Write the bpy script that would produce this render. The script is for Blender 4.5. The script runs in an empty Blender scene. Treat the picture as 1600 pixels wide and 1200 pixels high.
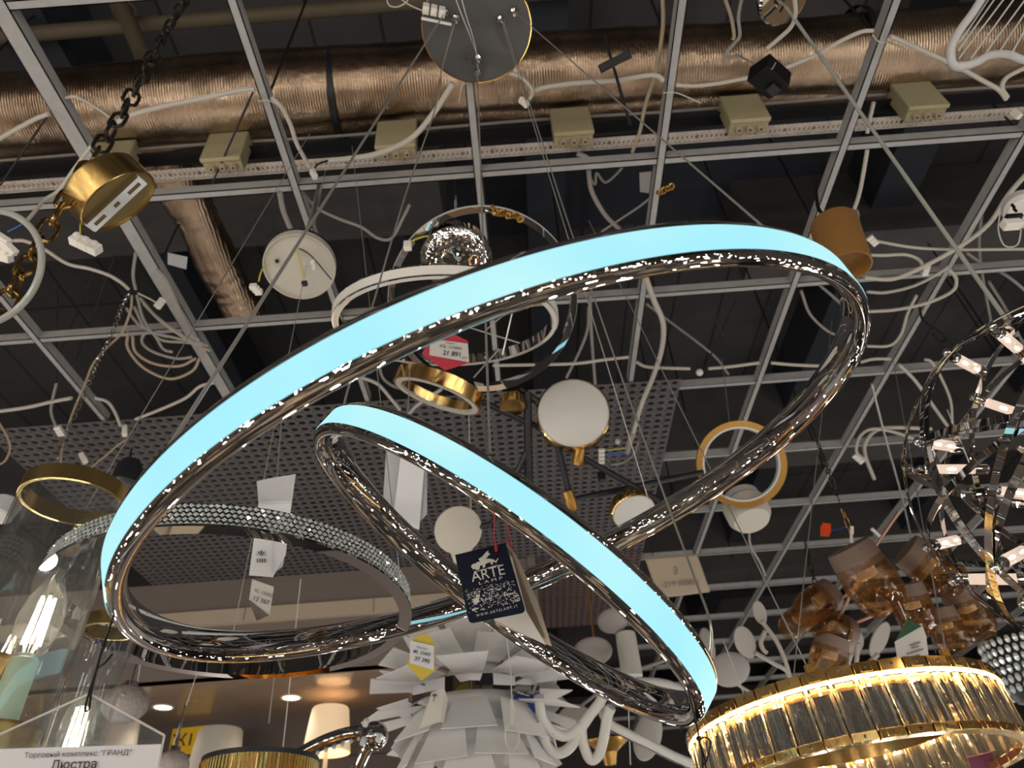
import bpy, bmesh, math, random
from math import sin, cos, pi, radians
from mathutils import Vector as V
random.seed(7)
SC = bpy.context.scene
COL = SC.collection
# ------------------------------------------------------------------ camera
FPX = 1075.0
PITCH = math.atan2(887, 1075)
ROLL = math.atan2(65, 885)
CAM = V((0, 0, 1.5))
FW = V((0, cos(PITCH), sin(PITCH)))
_U0 = V((0, -sin(PITCH), cos(PITCH)))
_R0 = V((1, 0, 0))
CX = _R0 * cos(ROLL) - _U0 * sin(ROLL)
CY = _R0 * sin(ROLL) + _U0 * cos(ROLL)
def ray(px, py): return FW + CX * ((px - 800) / FPX) - CY * ((py - 600) / FPX)
def P(px, py, dep): return CAM + ray(px, py) * dep                 # a point of the place at a depth along the view axis
def H(px, py, h):                                                  # ... at a height above the camera
    r = ray(px, py); return CAM + r * (h / r.z)
def Y(px, py, y):                                                  # ... at a distance in front of the camera
    r = ray(px, py); return CAM + r * (y / r.y)
def rel(x, y, z): return V((x, y, z)) + CAM
def proj(p):
    d = p - CAM; z = d.dot(FW)
    return 800 + FPX * d.dot(CX) / z, 600 - FPX * d.dot(CY) / z, z
cd = bpy.data.cameras.new('camera'); cam = bpy.data.objects.new('camera', cd); COL.objects.link(cam)
from mathutils import Matrix
cam.matrix_world = Matrix(((CX.x, CY.x, -FW.x, CAM.x), (CX.y, CY.y, -FW.y, CAM.y), (CX.z, CY.z, -FW.z, CAM.z), (0, 0, 0, 1)))
cd.sensor_width = 36; cd.sensor_fit = 'HORIZONTAL'; cd.lens = 36 * FPX / 1600; cd.clip_start = .02
cd.dof.use_dof = True; cd.dof.focus_distance = .95; cd.dof.aperture_fstop = 7.5
SC.camera = cam
# ------------------------------------------------------------------ materials
def mat(name, col=(.5, .5, .5), rough=.5, metal=0, emit=None, es=1.0, trans=0, ior=1.45, spec=.5, noise=None, bump=None, coat=0, alpha=1, sss=0):
    m = bpy.data.materials.new(name); m.use_nodes = True
    nt = m.node_tree; b = nt.nodes['Principled BSDF']
    b.inputs['Base Color'].default_value = (*col, 1); b.inputs['Roughness'].default_value = rough
    b.inputs['Metallic'].default_value = metal; b.inputs['IOR'].default_value = ior
    b.inputs['Transmission Weight'].default_value = trans; b.inputs['Specular IOR Level'].default_value = spec
    b.inputs['Coat Weight'].default_value = coat; b.inputs['Alpha'].default_value = alpha
    if emit: b.inputs['Emission Color'].default_value = (*emit, 1); b.inputs['Emission Strength'].default_value = es
    tc = None
    if noise or bump:
        tc = nt.nodes.new('ShaderNodeTexCoord')
    if noise:                                                      # (scale, second colour, stretch)
        sc_, c2, st = (list(noise) + [(1, 1, 1)])[:3]
        mp = nt.nodes.new('ShaderNodeMapping'); mp.inputs['Scale'].default_value = st
        nz = nt.nodes.new('ShaderNodeTexNoise'); nz.inputs['Scale'].default_value = sc_; nz.inputs['Detail'].default_value = 5
        rp = nt.nodes.new('ShaderNodeValToRGB'); rp.color_ramp.elements[0].position = .35; rp.color_ramp.elements[1].position = .65
        rp.color_ramp.elements[0].color = (*col, 1); rp.color_ramp.elements[1].color = (*c2, 1)
        nt.links.new(tc.outputs['Object'], mp.inputs[0]); nt.links.new(mp.outputs[0], nz.inputs['Vector'])
        nt.links.new(nz.outputs[0], rp.inputs[0]); nt.links.new(rp.outputs[0], b.inputs['Base Color'])
    if bump:                                                       # (scale, strength, stretch)
        sc_, st_, st = (list(bump) + [(1, 1, 1)])[:3]
        mp = nt.nodes.new('ShaderNodeMapping'); mp.inputs['Scale'].default_value = st
        nz = nt.nodes.new('ShaderNodeTexNoise'); nz.inputs['Scale'].default_value = sc_; nz.inputs['Detail'].default_value = 4
        bp = nt.nodes.new('ShaderNodeBump'); bp.inputs['Strength'].default_value = st_; bp.inputs['Distance'].default_value = .01
        nt.links.new(tc.outputs['Object'], mp.inputs[0]); nt.links.new(mp.outputs[0], nz.inputs['Vector'])
        nt.links.new(nz.outputs[0], bp.inputs['Height']); nt.links.new(bp.outputs[0], b.inputs['Normal'])
    return m
M = dict(
    chrome=mat('chrome', (.70, .70, .71), .015, 1), ringchrome=mat('ring_chrome', (.60, .60, .615), .012, 1), steel=mat('steel', (.6, .6, .6), .3, 1), wire=mat('wire', (.62, .6, .56), .35, .8),
    satin=mat('satin_steel', (.62, .63, .65), .4, .35, bump=(40, .05)),
    darkchrome=mat('dark_chrome', (.45, .45, .47), .05, 1),
    gold=mat('gold', (.85, .55, .2), .16, 1), brass=mat('brass', (.60, .42, .16), .27, 1, noise=(9, (.46, .31, .11), (1, 1, .2))),
    brassmatte=mat('matte_brass', (.36, .27, .11), .45, .7), orangegold=mat('orange_gold', (.44, .25, .065), .3, .8),
    amberpaint=mat('amber_paint', (.29, .145, .04), .5, .2), blackmetal=mat('black_metal', (.012, .013, .016), .4),
    black=mat('black_plastic', (.004, .004, .005), .5, spec=.25), chainblack=mat('black_chain', (.03, .025, .02), .35, .6),
    chaingold=mat('antique_gold_chain', (.30, .19, .06), .25, 1),
    bar=mat('grey_paint', (.41, .405, .40), .5, .1, noise=(30, (.36, .355, .35))), bartray=mat('galvanised_tray', (.62, .55, .48), .5, .2, noise=(20, (.50, .44, .39))),
    deck=mat('deck', (.054, .052, .054), .8, noise=(3, (.042, .041, .043))), beam=mat('beam', (.082, .077, .077), .8, noise=(5, (.068, .064, .064))), bluedeck=mat('dark_deck', (.020, .025, .035), .8),
    perf=mat('perforated_sheet', (.118, .110, .114), .5, .1), rib=mat('ribbed_sheet', (.13, .085, .08), .6),
    box=mat('cream_plastic', (.42, .37, .22), .5), cable=mat('white_cable', (.52, .49, .43), .45), greycable=mat('grey_cable', (.30, .28, .26), .5),
    whitepl=mat('white_plastic', (.78, .76, .72), .4), conn=mat('connector_white', (.82, .78, .72), .45), paper=mat('paper', (.66, .66, .68), .7),
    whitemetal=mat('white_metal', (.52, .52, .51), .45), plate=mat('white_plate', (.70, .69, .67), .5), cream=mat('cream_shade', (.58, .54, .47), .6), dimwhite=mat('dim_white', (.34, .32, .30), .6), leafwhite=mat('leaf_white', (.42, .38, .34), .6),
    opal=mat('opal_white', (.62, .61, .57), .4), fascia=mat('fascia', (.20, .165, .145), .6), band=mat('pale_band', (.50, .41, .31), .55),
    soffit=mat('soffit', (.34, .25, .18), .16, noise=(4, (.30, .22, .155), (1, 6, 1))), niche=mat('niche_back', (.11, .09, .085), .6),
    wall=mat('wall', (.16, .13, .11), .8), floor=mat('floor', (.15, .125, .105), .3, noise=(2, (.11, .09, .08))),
    pipe=mat('old_pipe', (.115, .092, .058), .6), navy=mat('navy_card', (.005, .008, .022), .5, spec=.15), ink=mat('ink', (.03, .03, .035), .6), print_white=mat('white_print', (.62, .60, .55), .6),
    red=mat('red_card', (.42, .012, .035), .45), redstring=mat('red_string', (.45, .02, .04), .6), yellow=mat('yellow_card', (.62, .46, .06), .5), signyellow=mat('yellow_sign', (.85, .52, .01), .5),
    green=mat('green_card', (.008, .055, .022), .5), greywhite=mat('grey_white', (.52, .50, .47), .55), tan=mat('tan_board', (.40, .32, .23), .6), orange=mat('orange_connector', (.85, .10, .02), .4),
    blue=mat('blue_wire', (.05, .14, .45), .5), bluepl=mat('blue_plastic', (.03, .07, .28), .35), yellowgreen=mat('earth_wire', (.55, .5, .05), .5), purple=mat('purple_card', (.13, .035, .075), .5),
    crystal=mat('crystal', (1, .93, .78), .0, trans=.95, ior=1.54, bump=(130, .16, (1, 1, .04))), 
    film=mat('film', (.085, .085, .084), .3, .0, bump=(9, .3)), gem=mat('gem', (.74, .80, .78), .08, .35, spec=1),
    clearpvc=mat('clear_cable', (.56, .58, .52), .12, trans=.4, spec=.8), bag=mat('plastic_bag', (.75, .76, .78), .25, alpha=.4),
    led=mat('cyan_led', (.01, .02, .02), .5, spec=.15, emit=(.40, .87, .97), es=.86), warmled=mat('warm_led', (.9, .8, .6), .4, emit=(1, .66, .30), es=8),
    filament=mat('filament', (1, .9, .7), .4, emit=(1, .86, .62), es=26), g9=mat('g9', (1, .9, .8), .4, emit=(1, .80, .55), es=70),
    downlight=mat('downlight', (1, 1, .9), .4, emit=(1, .97, .72), es=4.5), litshade=mat('lit_shade', (.75, .66, .52), .7, emit=(1, .66, .36), es=.42),
    sleeve=mat('pale_green_sleeve', (.42, .5, .36), .35), pinkshade=mat('pale_pink_shade', (.62, .5, .42), .7), copper=mat('copper_rod', (.42, .24, .16), .35, .6), capbrown=mat('brown_cap', (.18, .12, .09), .5))
def foil():
    m = mat('foil', (.50, .43, .36), .27, 1); nt = m.node_tree; b = nt.nodes['Principled BSDF']
    tc = nt.nodes.new('ShaderNodeTexCoord')
    wv = nt.nodes.new('ShaderNodeTexNoise'); wv.inputs['Scale'].default_value = 14; wv.inputs['Detail'].default_value = 6
    w2 = nt.nodes.new('ShaderNodeTexWave'); w2.bands_direction = 'X'; w2.inputs['Scale'].default_value = 34; w2.inputs['Distortion'].default_value = 1.5
    ad = nt.nodes.new('ShaderNodeMath'); ad.operation = 'MULTIPLY_ADD'; ad.inputs[1].default_value = .16
    bp = nt.nodes.new('ShaderNodeBump'); bp.inputs['Strength'].default_value = .55; bp.inputs['Distance'].default_value = .012
    nt.links.new(tc.outputs['Object'], wv.inputs['Vector']); nt.links.new(tc.outputs['Object'], w2.inputs['Vector'])
    nt.links.new(w2.outputs['Fac'], ad.inputs[0]); nt.links.new(wv.outputs[0], ad.inputs[2]); nt.links.new(ad.outputs[0], bp.inputs['Height'])
    nt.links.new(bp.outputs[0], b.inputs['Normal'])
    n2 = nt.nodes.new('ShaderNodeTexNoise'); n2.inputs['Scale'].default_value = 4.5; n2.inputs['Detail'].default_value = 8
    rp = nt.nodes.new('ShaderNodeValToRGB'); rp.color_ramp.elements[0].color = (.19, .13, .085, 1); rp.color_ramp.elements[1].color = (.60, .45, .32, 1)
    rp.color_ramp.elements[0].position = .3; rp.color_ramp.elements[1].position = .7
    nt.links.new(tc.outputs['Object'], n2.inputs['Vector']); nt.links.new(n2.outputs[0], rp.inputs[0]); nt.links.new(rp.outputs[0], b.inputs['Base Color'])
    return m
M['foil'] = foil()
def thin(name, tint, blend=.2, rough=.0, bump=None, haze=0, hcol=(1, 1, 1), emit=None, es=0):       # thin walled glass: see-through with a fresnel sheen
    m = bpy.data.materials.new(name); m.use_nodes = True; nt = m.node_tree; nt.nodes.remove(nt.nodes['Principled BSDF'])
    out = nt.nodes['Material Output']; t = nt.nodes.new('ShaderNodeBsdfTransparent'); t.inputs[0].default_value = (*tint, 1)
    g = nt.nodes.new('ShaderNodeBsdfGlossy'); g.inputs['Roughness'].default_value = rough
    lw = nt.nodes.new('ShaderNodeLayerWeight'); lw.inputs[0].default_value = .5
    mx = nt.nodes.new('ShaderNodeMixShader'); pw = nt.nodes.new('ShaderNodeMath'); pw.operation = 'POWER'; pw.inputs[1].default_value = 3.2; ml = nt.nodes.new('ShaderNodeMath'); ml.operation = 'MULTIPLY_ADD'; ml.inputs[1].default_value = .7; ml.inputs[2].default_value = .06; nt.links.new(lw.outputs['Facing'], pw.inputs[0]); nt.links.new(pw.outputs[0], ml.inputs[0]); nt.links.new(ml.outputs[0], mx.inputs[0]); nt.links.new(t.outputs[0], mx.inputs[1]); nt.links.new(g.outputs[0], mx.inputs[2])
    if bump:
        tc = nt.nodes.new('ShaderNodeTexCoord'); nz = nt.nodes.new('ShaderNodeTexNoise'); nz.inputs['Scale'].default_value = bump[0]; bp = nt.nodes.new('ShaderNodeBump'); bp.inputs['Strength'].default_value = bump[1]; bp.inputs['Distance'].default_value = .01
        nt.links.new(tc.outputs['Object'], nz.inputs['Vector']); nt.links.new(nz.outputs[0], bp.inputs['Height']); nt.links.new(bp.outputs[0], g.inputs['Normal']); nt.links.new(bp.outputs[0], lw.inputs['Normal'])
    sh = mx
    if haze:
        d = nt.nodes.new('ShaderNodeBsdfTranslucent') if emit is None else nt.nodes.new('ShaderNodeEmission'); d.inputs[0].default_value = (*hcol, 1)
        if emit is not None: d.inputs[0].default_value = (*emit, 1); d.inputs[1].default_value = es
        m2 = nt.nodes.new('ShaderNodeMixShader'); m2.inputs[0].default_value = haze; nt.links.new(mx.outputs[0], m2.inputs[1]); nt.links.new(d.outputs[0], m2.inputs[2]); sh = m2
    nt.links.new(sh.outputs[0], out.inputs['Surface']); return m
M['glass'] = thin('clear_glass', (.97, .98, .98), .22, bump=(9, .45), haze=.012)
M['amber'] = thin('amber_glass', (.90, .76, .58), .30, bump=(22, .8), haze=.05, hcol=(.6, .35, .15))
M['bulbglass'] = thin('bulb_glass', (.95, .96, .95), .22, haze=.02)
M['acrylic'] = thin('acrylic', (.93, .95, .95), .12, haze=.06)
M['frost'] = thin('frosted_glass', (.95, .9, .85), .3, haze=.42, emit=(1, .76, .60), es=1.15)
# LED strips are a touch whiter between their diodes
nt = M['led'].node_tree; b = nt.nodes['Principled BSDF']; tc = nt.nodes.new('ShaderNodeTexCoord'); nz = nt.nodes.new('ShaderNodeTexNoise'); nz.inputs['Scale'].default_value = 6; nz.inputs['Detail'].default_value = 1
rp = nt.nodes.new('ShaderNodeValToRGB'); rp.color_ramp.elements[0].position = .35; rp.color_ramp.elements[1].position = .68; rp.color_ramp.elements[0].color = (.36, .85, .98, 1); rp.color_ramp.elements[1].color = (.53, .93, .955, 1)
nt.links.new(tc.outputs['Object'], nz.inputs['Vector']); nt.links.new(nz.outputs[0], rp.inputs[0]); nt.links.new(rp.outputs[0], b.inputs['Emission Color'])
# unseen back wall: dark and pale shelf blocks added for the chrome to reflect
def stocked():
    m = mat('wall_for_reflection', (.1, .08, .06), .6); nt = m.node_tree; b = nt.nodes['Principled BSDF']; tc = nt.nodes.new('ShaderNodeTexCoord'); mp = nt.nodes.new('ShaderNodeMapping'); mp.inputs['Rotation'].default_value = (pi / 2, 0, 0)
    br = nt.nodes.new('ShaderNodeTexBrick'); br.inputs['Scale'].default_value = 2.2; br.inputs['Color1'].default_value = (.03, .022, .018, 1); br.inputs['Color2'].default_value = (.42, .31, .2, 1); br.inputs['Mortar'].default_value = (.02, .017, .015, 1); br.inputs['Mortar Size'].default_value = .035; br.inputs['Bias'].default_value = -.25; br.inputs['Brick Width'].default_value = .42; br.inputs['Row Height'].default_value = .6
    nt.links.new(tc.outputs['Object'], mp.inputs[0]); nt.links.new(mp.outputs[0], br.inputs['Vector']); nt.links.new(br.outputs['Color'], b.inputs['Base Color']); return m
M['stocked'] = stocked()
nt = M['deck'].node_tree; b = nt.nodes['Principled BSDF']; old = b.inputs['Base Color'].links[0].from_socket; tc = nt.nodes.new('ShaderNodeTexCoord')   # seams of the deck sheets
br = nt.nodes.new('ShaderNodeTexBrick'); br.offset = 0; br.inputs['Scale'].default_value = 1; br.inputs['Brick Width'].default_value = .33; br.inputs['Row Height'].default_value = 1.4; br.inputs['Mortar Size'].default_value = .008; br.inputs['Color1'].default_value = (1, 1, 1, 1); br.inputs['Color2'].default_value = (.88, .88, .88, 1); br.inputs['Mortar'].default_value = (.3, .3, .3, 1)
mm = nt.nodes.new('ShaderNodeMix'); mm.data_type = 'RGBA'; mm.blend_type = 'MULTIPLY'; mm.inputs[0].default_value = 1; nt.links.new(tc.outputs['Object'], br.inputs['Vector']); nt.links.new(old, mm.inputs[6]); nt.links.new(br.outputs['Color'], mm.inputs[7]); nt.links.new(mm.outputs[2], b.inputs['Base Color'])
def patterned():                                                   # unseen floor: pale and golden patches added as sparkles for the chrome
    m = mat('patterned_floor', (.03, .025, .02), .5); nt = m.node_tree; b = nt.nodes['Principled BSDF']; tc = nt.nodes.new('ShaderNodeTexCoord')
    vo = nt.nodes.new('ShaderNodeTexVoronoi'); vo.inputs['Scale'].default_value = 3.4; rp = nt.nodes.new('ShaderNodeValToRGB'); rp.color_ramp.interpolation = 'CONSTANT'
    el = rp.color_ramp.elements; el[0].color = (.018, .015, .014, 1); el[1].position = .62; el[1].color = (.16, .09, .04, 1)
    for p_, c_ in ((.78, (.03, .026, .024)), (.86, (.70, .55, .36))): e = el.new(p_); e.color = (*c_, 1)
    sx = nt.nodes.new('ShaderNodeSeparateColor'); nt.links.new(tc.outputs['Object'], vo.inputs['Vector']); nt.links.new(vo.outputs['Color'], sx.inputs[0]); nt.links.new(sx.outputs[0], rp.inputs[0]); nt.links.new(rp.outputs[0], b.inputs['Base Color']); return m
M['pfloor'] = patterned()
# ------------------------------------------------------------------ mesh building
def basis(n, hint=None):
    n = n.normalized(); h = hint or (V((0, 0, 1)) if abs(n.z) < .9 else V((0, 1, 0)))
    u = (h - n * h.dot(n)).normalized(); v = n.cross(u); return u, v, n
def smooth(pts, k=5):
    if len(pts) < 3: return list(pts)
    p = [pts[0] * 2 - pts[1]] + list(pts) + [pts[-1] * 2 - pts[-2]]; o = []
    for i in range(1, len(p) - 2):
        for j in range(k):
            t = j / k
            o.append(.5 * ((2 * p[i]) + (p[i + 1] - p[i - 1]) * t + (2 * p[i - 1] - 5 * p[i] + 4 * p[i + 1] - p[i + 2]) * t * t + (3 * p[i] - p[i - 1] - 3 * p[i + 1] + p[i + 2]) * t ** 3))
    return o + [pts[-1]]
class MB:
    def __init__(s): s.v = []; s.f = []
    def add(s, vs, fs):
        o = len(s.v); s.v += [V(x) for x in vs]; s.f += [[i + o for i in f] for f in fs]; return s
    def box(s, c, d, R=None):
        u, v, w = R or (V((1, 0, 0)), V((0, 1, 0)), V((0, 0, 1)))
        vs = [c + u * (d[0] * a / 2) + v * (d[1] * b / 2) + w * (d[2] * e / 2) for a in (-1, 1) for b in (-1, 1) for e in (-1, 1)]
        return s.add(vs, [(0, 1, 3, 2), (4, 6, 7, 5), (0, 4, 5, 1), (2, 3, 7, 6), (0, 2, 6, 4), (1, 5, 7, 3)])
    def tube(s, pts, r, n=8, closed=False, caps=True):
        N = len(pts); u = None; vs = []
        for i, p in enumerate(pts):
            a = pts[i - 1] if (i or closed) else p; b = pts[(i + 1) % N] if (i < N - 1 or closed) else p
            t = (b - a).normalized()
            if u is None: u = basis(t)[0]
            u = (u - t * u.dot(t)).normalized(); w = t.cross(u)
            rr = r[i] if isinstance(r, (list, tuple)) else r
            vs += [p + (u * cos(2 * pi * k / n) + w * sin(2 * pi * k / n)) * rr for k in range(n)]
        fs = [(i * n + k, i * n + (k + 1) % n, ((i + 1) % N) * n + (k + 1) % n, ((i + 1) % N) * n + k) for i in range(N if closed else N - 1) for k in range(n)]
        if caps and not closed: fs += [tuple(range(n))[::-1], tuple((N - 1) * n + k for k in range(n))]
        return s.add(vs, fs)
    def rod(s, a, b, r, n=8): return s.tube([a, b], r, n)
    def lathe(s, o, n, prof, seg=48, loop=False, caps=False, a0=0, a1=2 * pi, hint=None):
        u, v, n = basis(n, hint); full = abs(a1 - a0 - 2 * pi) < 1e-6; S = seg if full else seg + 1; K = len(prof)
        vs = [o + (u * cos(a0 + (a1 - a0) * i / seg) + v * sin(a0 + (a1 - a0) * i / seg)) * r + n * a for i in range(S) for r, a in prof]
        fs = [(i * K + k, ((i + 1) % S) * K + k, ((i + 1) % S) * K + (k + 1) % K, i * K + (k + 1) % K) for i in range(seg) for k in range(K if loop else K - 1)]
        if caps and full: fs += [tuple(i * K for i in range(S))[::-1], tuple(i * K + K - 1 for i in range(S))]
        return s.add(vs, fs)
    def slab(s, poly, th, n=None):
        if n is None:
            n = V((0, 0, 0)); q = poly
            for i in range(len(q)): n += (q[i] - q[0]).cross(q[(i + 1) % len(q)] - q[0])
        n = n.normalized()
        if n.dot(CAM - poly[0]) < 0: n = -n
        K = len(poly); vs = list(poly) + [p - n * th for p in poly]
        return s.add(vs, [tuple(range(K)), tuple(range(2 * K - 1, K - 1, -1))] + [(i, i + K, (i + 1) % K + K, (i + 1) % K) for i in range(K)])
    def ball(s, c, r, seg=12, R=None, sq=(1, 1, 1)):
        u, v, w = R or (V((1, 0, 0)), V((0, 1, 0)), V((0, 0, 1))); rings = max(4, seg // 2); vs = []; fs = []
        for i in range(rings + 1):
            th = pi * i / rings
            for k in range(seg):
                ph = 2 * pi * k / seg
                vs.append(c + (u * (sin(th) * cos(ph) * sq[0]) + v * (sin(th) * sin(ph) * sq[1]) + w * (cos(th) * sq[2])) * r)
        for i in range(rings):
            for k in range(seg): fs.append((i * seg + k, (i + 1) * seg + k, (i + 1) * seg + (k + 1) % seg, i * seg + (k + 1) % seg))
        return s.add(vs, fs)
    def ribbon(s, pts, nrm, w, th, closed=False):
        N = len(pts); vs = []
        for i, p in enumerate(pts):
            a = pts[i - 1] if (i or closed) else p; b = pts[(i + 1) % N] if (i < N - 1 or closed) else p
            t = (b - a).normalized(); n = nrm[i]; n = (n - t * n.dot(t)).normalized(); x = t.cross(n)
            vs += [p + x * (w / 2) + n * (th / 2), p - x * (w / 2) + n * (th / 2), p - x * (w / 2) - n * (th / 2), p + x * (w / 2) - n * (th / 2)]
        fs = [(i * 4 + k, ((i + 1) % N) * 4 + k, ((i + 1) % N) * 4 + (k + 1) % 4, i * 4 + (k + 1) % 4) for i in range(N if closed else N - 1) for k in range(4)]
        if not closed: fs += [(3, 2, 1, 0), tuple((N - 1) * 4 + k for k in range(4))]
        return s.add(vs, fs)
    def build(s, name, m, parent=None, org=None, smooth_=True, angle=35, bevel=0, seg=2):
        if org is None:
            if parent is not None: org = V(parent['org'])
            else: org = sum(s.v, V((0, 0, 0))) / len(s.v)
        me = bpy.data.meshes.new(name); me.from_pydata([tuple(p - org) for p in s.v], [], s.f)
        bm = bmesh.new(); bm.from_mesh(me); bmesh.ops.recalc_face_normals(bm, faces=bm.faces[:]); bm.to_mesh(me); bm.free()
        me.materials.append(M[m] if isinstance(m, str) else m)
        if smooth_:
            me.shade_smooth(); me.set_sharp_from_angle(angle=radians(angle))
        o = bpy.data.objects.new(name, me); COL.objects.link(o)
        if parent is not None: o.parent = parent
        else: o.location = org
        o['org'] = tuple(org)
        if bevel:
            b = o.modifiers.new('bevel', 'BEVEL'); b.width = bevel; b.segments = seg; b.limit_method = 'ANGLE'; b.angle_limit = radians(40)
        return o
def tag(o, label, cat, group=None, kind=None):
    o['label'] = label; o['category'] = cat
    if group: o['group'] = group
    if kind: o['kind'] = kind
    return o
def T(name, label, cat, loc, group=None):
    o = bpy.data.objects.new(name, None); COL.objects.link(o); o.location = loc; o.empty_display_size = .05; o['org'] = tuple(loc)
    return tag(o, label, cat, group)
def ST(o, kind='structure'):
    o['kind'] = kind; return o
def text(body, o, ux, uy, size, m, parent, name='printed_text', align='CENTER', shear=0, off=.0006, bold=0, squeeze=1):
    cu = bpy.data.curves.new('t', 'FONT'); cu.body = body; cu.size = 1; cu.align_x = align; cu.shear = shear; cu.offset = bold; cu.resolution_u = 3
    ob = bpy.data.objects.new('t', cu); COL.objects.link(ob); bpy.context.view_layer.update()
    me = bpy.data.meshes.new_from_object(ob.evaluated_get(bpy.context.evaluated_depsgraph_get()))
    bpy.data.objects.remove(ob); bpy.data.curves.remove(cu)
    ux = ux.normalized(); n = ux.cross(uy).normalized()
    if n.dot(CAM - o) < 0: n = -n
    uy = (uy - ux * uy.dot(ux)).normalized()
    mb = MB(); mb.add([o + ux * (v.co.x * size * squeeze) + uy * (v.co.y * size) + n * off for v in me.vertices], [list(p.vertices) for p in me.polygons])
    bpy.data.meshes.remove(me)
    return mb.build(name, m, parent, smooth_=False)
def cable(name, label, pts, r, m='cable', h=1.9, dep=None, cat='cable', conn=None, group=None, k=5):
    w = []
    for q in pts:
        if len(q) == 3: w.append(P(*q) if dep else H(q[0], q[1], q[2]))
        else: w.append(P(q[0], q[1], dep) if dep else H(q[0], q[1], h))
    o = tag(MB().tube(smooth(w, k), r, 8).build(name, m, org=w[0]), label, cat, group)
    for c in conn or []:
        e = w[c] if isinstance(c, int) else (P(*c) if dep else H(*c))
        z = proj(e)[2]; mb = MB(); a = .011 * z
        ang = random.uniform(0, 3)
        R = basis(V((cos(ang), .3, sin(ang))))
        for q in (-.5, 0, .5): mb.box(e + R[0] * a * q, (a * .46, a * .8, a * .6), R)
        mb.build('connector', 'conn', o, bevel=.0008)
    return o
def circ(C, R, n, N=96, hint=None):
    u, v, n = basis(n, hint); return [C + (u * cos(2 * pi * i / N) + v * sin(2 * pi * i / N)) * R for i in range(N)]
def near(pts, px, py):
    return min(pts, key=lambda q: (proj(q)[0] - px) ** 2 + (proj(q)[1] - py) ** 2)
LAMP_E = 2.6; EXPO = .22
# ------------------------------------------------------------------ the shop hall
GZ = 1.953
tmp = MB().box(V((0.5, 3, -.05)), (16, 20, .1)); ST(tmp.build('floor', 'pfloor'))
ST(MB().box(V((0.5, 3, 5.0)), (16, 20, .2)).build('ceiling', 'deck'))
ST(MB().box(V((-7.45, 3, 2.45)), (.1, 20, 4.9)).build('wall_left', 'wall'))
ST(MB().box(V((8.45, 3, 2.45)), (.1, 20, 4.9)).build('wall_right', 'wall'))
ST(MB().box(V((0.5, -5.95, 2.45)), (16, .1, 4.9)).build('wall_back', 'stocked'))
ST(MB().box(V((0.5, 12.95, 2.45)), (16, .1, 4.9)).build('wall_front', 'niche'))
for i, (y, w, z0) in enumerate(((-.6, .3, 4.35), (.55, .28, 4.5), (4.4, .34, 4.25), (6.6, .34, 4.25), (9, .34, 4.25))):
    ST(MB().box(V((.5, y, (z0 + 4.9) / 2)), (15.8, w, 4.9 - z0)).build('trim_%d' % (i + 1), 'beam'))
for i, (x, w) in enumerate(((-1.9, .22), (.25, .2), (2.15, .22), (3.9, .22))):
    ST(MB().box(V((x, 3, 4.72)), (w, 19, .36)).build('trim_%d' % (i + 7), 'bluedeck'))
q = [H(636, 262, 3.30), H(1302, 190, 3.30), H(1292, 338, 3.30), H(636, 395, 3.30)]
ST(MB().slab([V((p.x, p.y, CAM.z + 3.385)) for p in q], .06, V((0, 0, -1))).build('trim_12', 'bluedeck'))  # dark sheet standing in for the deep shade of a slab cavity
for i, (xa, xb, yy) in enumerate(((-3.6, -.28, 2.05), (1.35, 5, 2.55))):
    ST(MB().box(V(((xa + xb) / 2, yy, 4.62)), (xb - xa, .30, .54)).build('trim_%d' % (13 + i), 'beam'))
# open cell ceiling grid: runners along y and x, one fixed frame
g = T('ceiling_grid', 'grey metal open grid frame hung below the dark slab over the hall', 'ceiling grid', rel(0, 1.3, GZ))
XS = [-.06 + .596 * i for i in range(-6, 10)]; YS = [.69 + .6 * j for j in range(-3, 15)]
PX, PY0, PY1 = .762, 2.41, 4.12
def channel(mb, a, b, w, h, dirx):
    t = (b - a).normalized(); s = V((-t.y, t.x, 0)); L = (b - a).length; c = (a + b) / 2
    mb.box(c + V((0, 0, .0015)), (L, w, .003), (t, s, V((0, 0, 1))))
    for q in (-1, 1): mb.box(c + s * (q * (w / 2 - .0015)) + V((0, 0, h / 2)), (L, .003, h), (t, s, V((0, 0, 1))))
for i, x in enumerate(XS):
    mb = MB(); y1 = PY0 + .01 if x < PX else 9.2; w = .05 if i == 4 else .026
    channel(mb, rel(x, -1.1, GZ), rel(x, y1, GZ), w, .042, 0); mb.build('main_runner', 'bar', g)
for j, y in enumerate(YS):
    mb = MB(); x0 = -3.7 if y < PY0 else PX
    channel(mb, rel(x0, y, GZ + .002), rel(5.4, y, GZ + .002), .024, .038, 1); mb.build('cross_runner', 'bar', g)
# thin threaded rods carrying the grid
hg = None
for (x, y) in [(-1.25, .4), (-.66, 1.0), (.535, .95), (-1.25, 1.6), (.24, 1.9), (1.13, .95), (1.13, 1.6), (1.73, 1.3), (2.3, 1.3), (1.13, 2.2), (.83, 2.7), (1.43, 2.8), (1.73, 3.4), (2.3, 2.5), (.9, 3.6), (1.4, 4.4), (2.9, 3.2), (-1.85, 1.1)]:
    tag(MB().rod(rel(x, y, GZ + .02), rel(x + .03, y + .02, 3.39), .004, 6).build('hanger_rod', 'blackmetal'), 'thin dark threaded rod carrying the grey ceiling grid from the slab', 'hanger rod', 'ceiling hanger rods')
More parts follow.
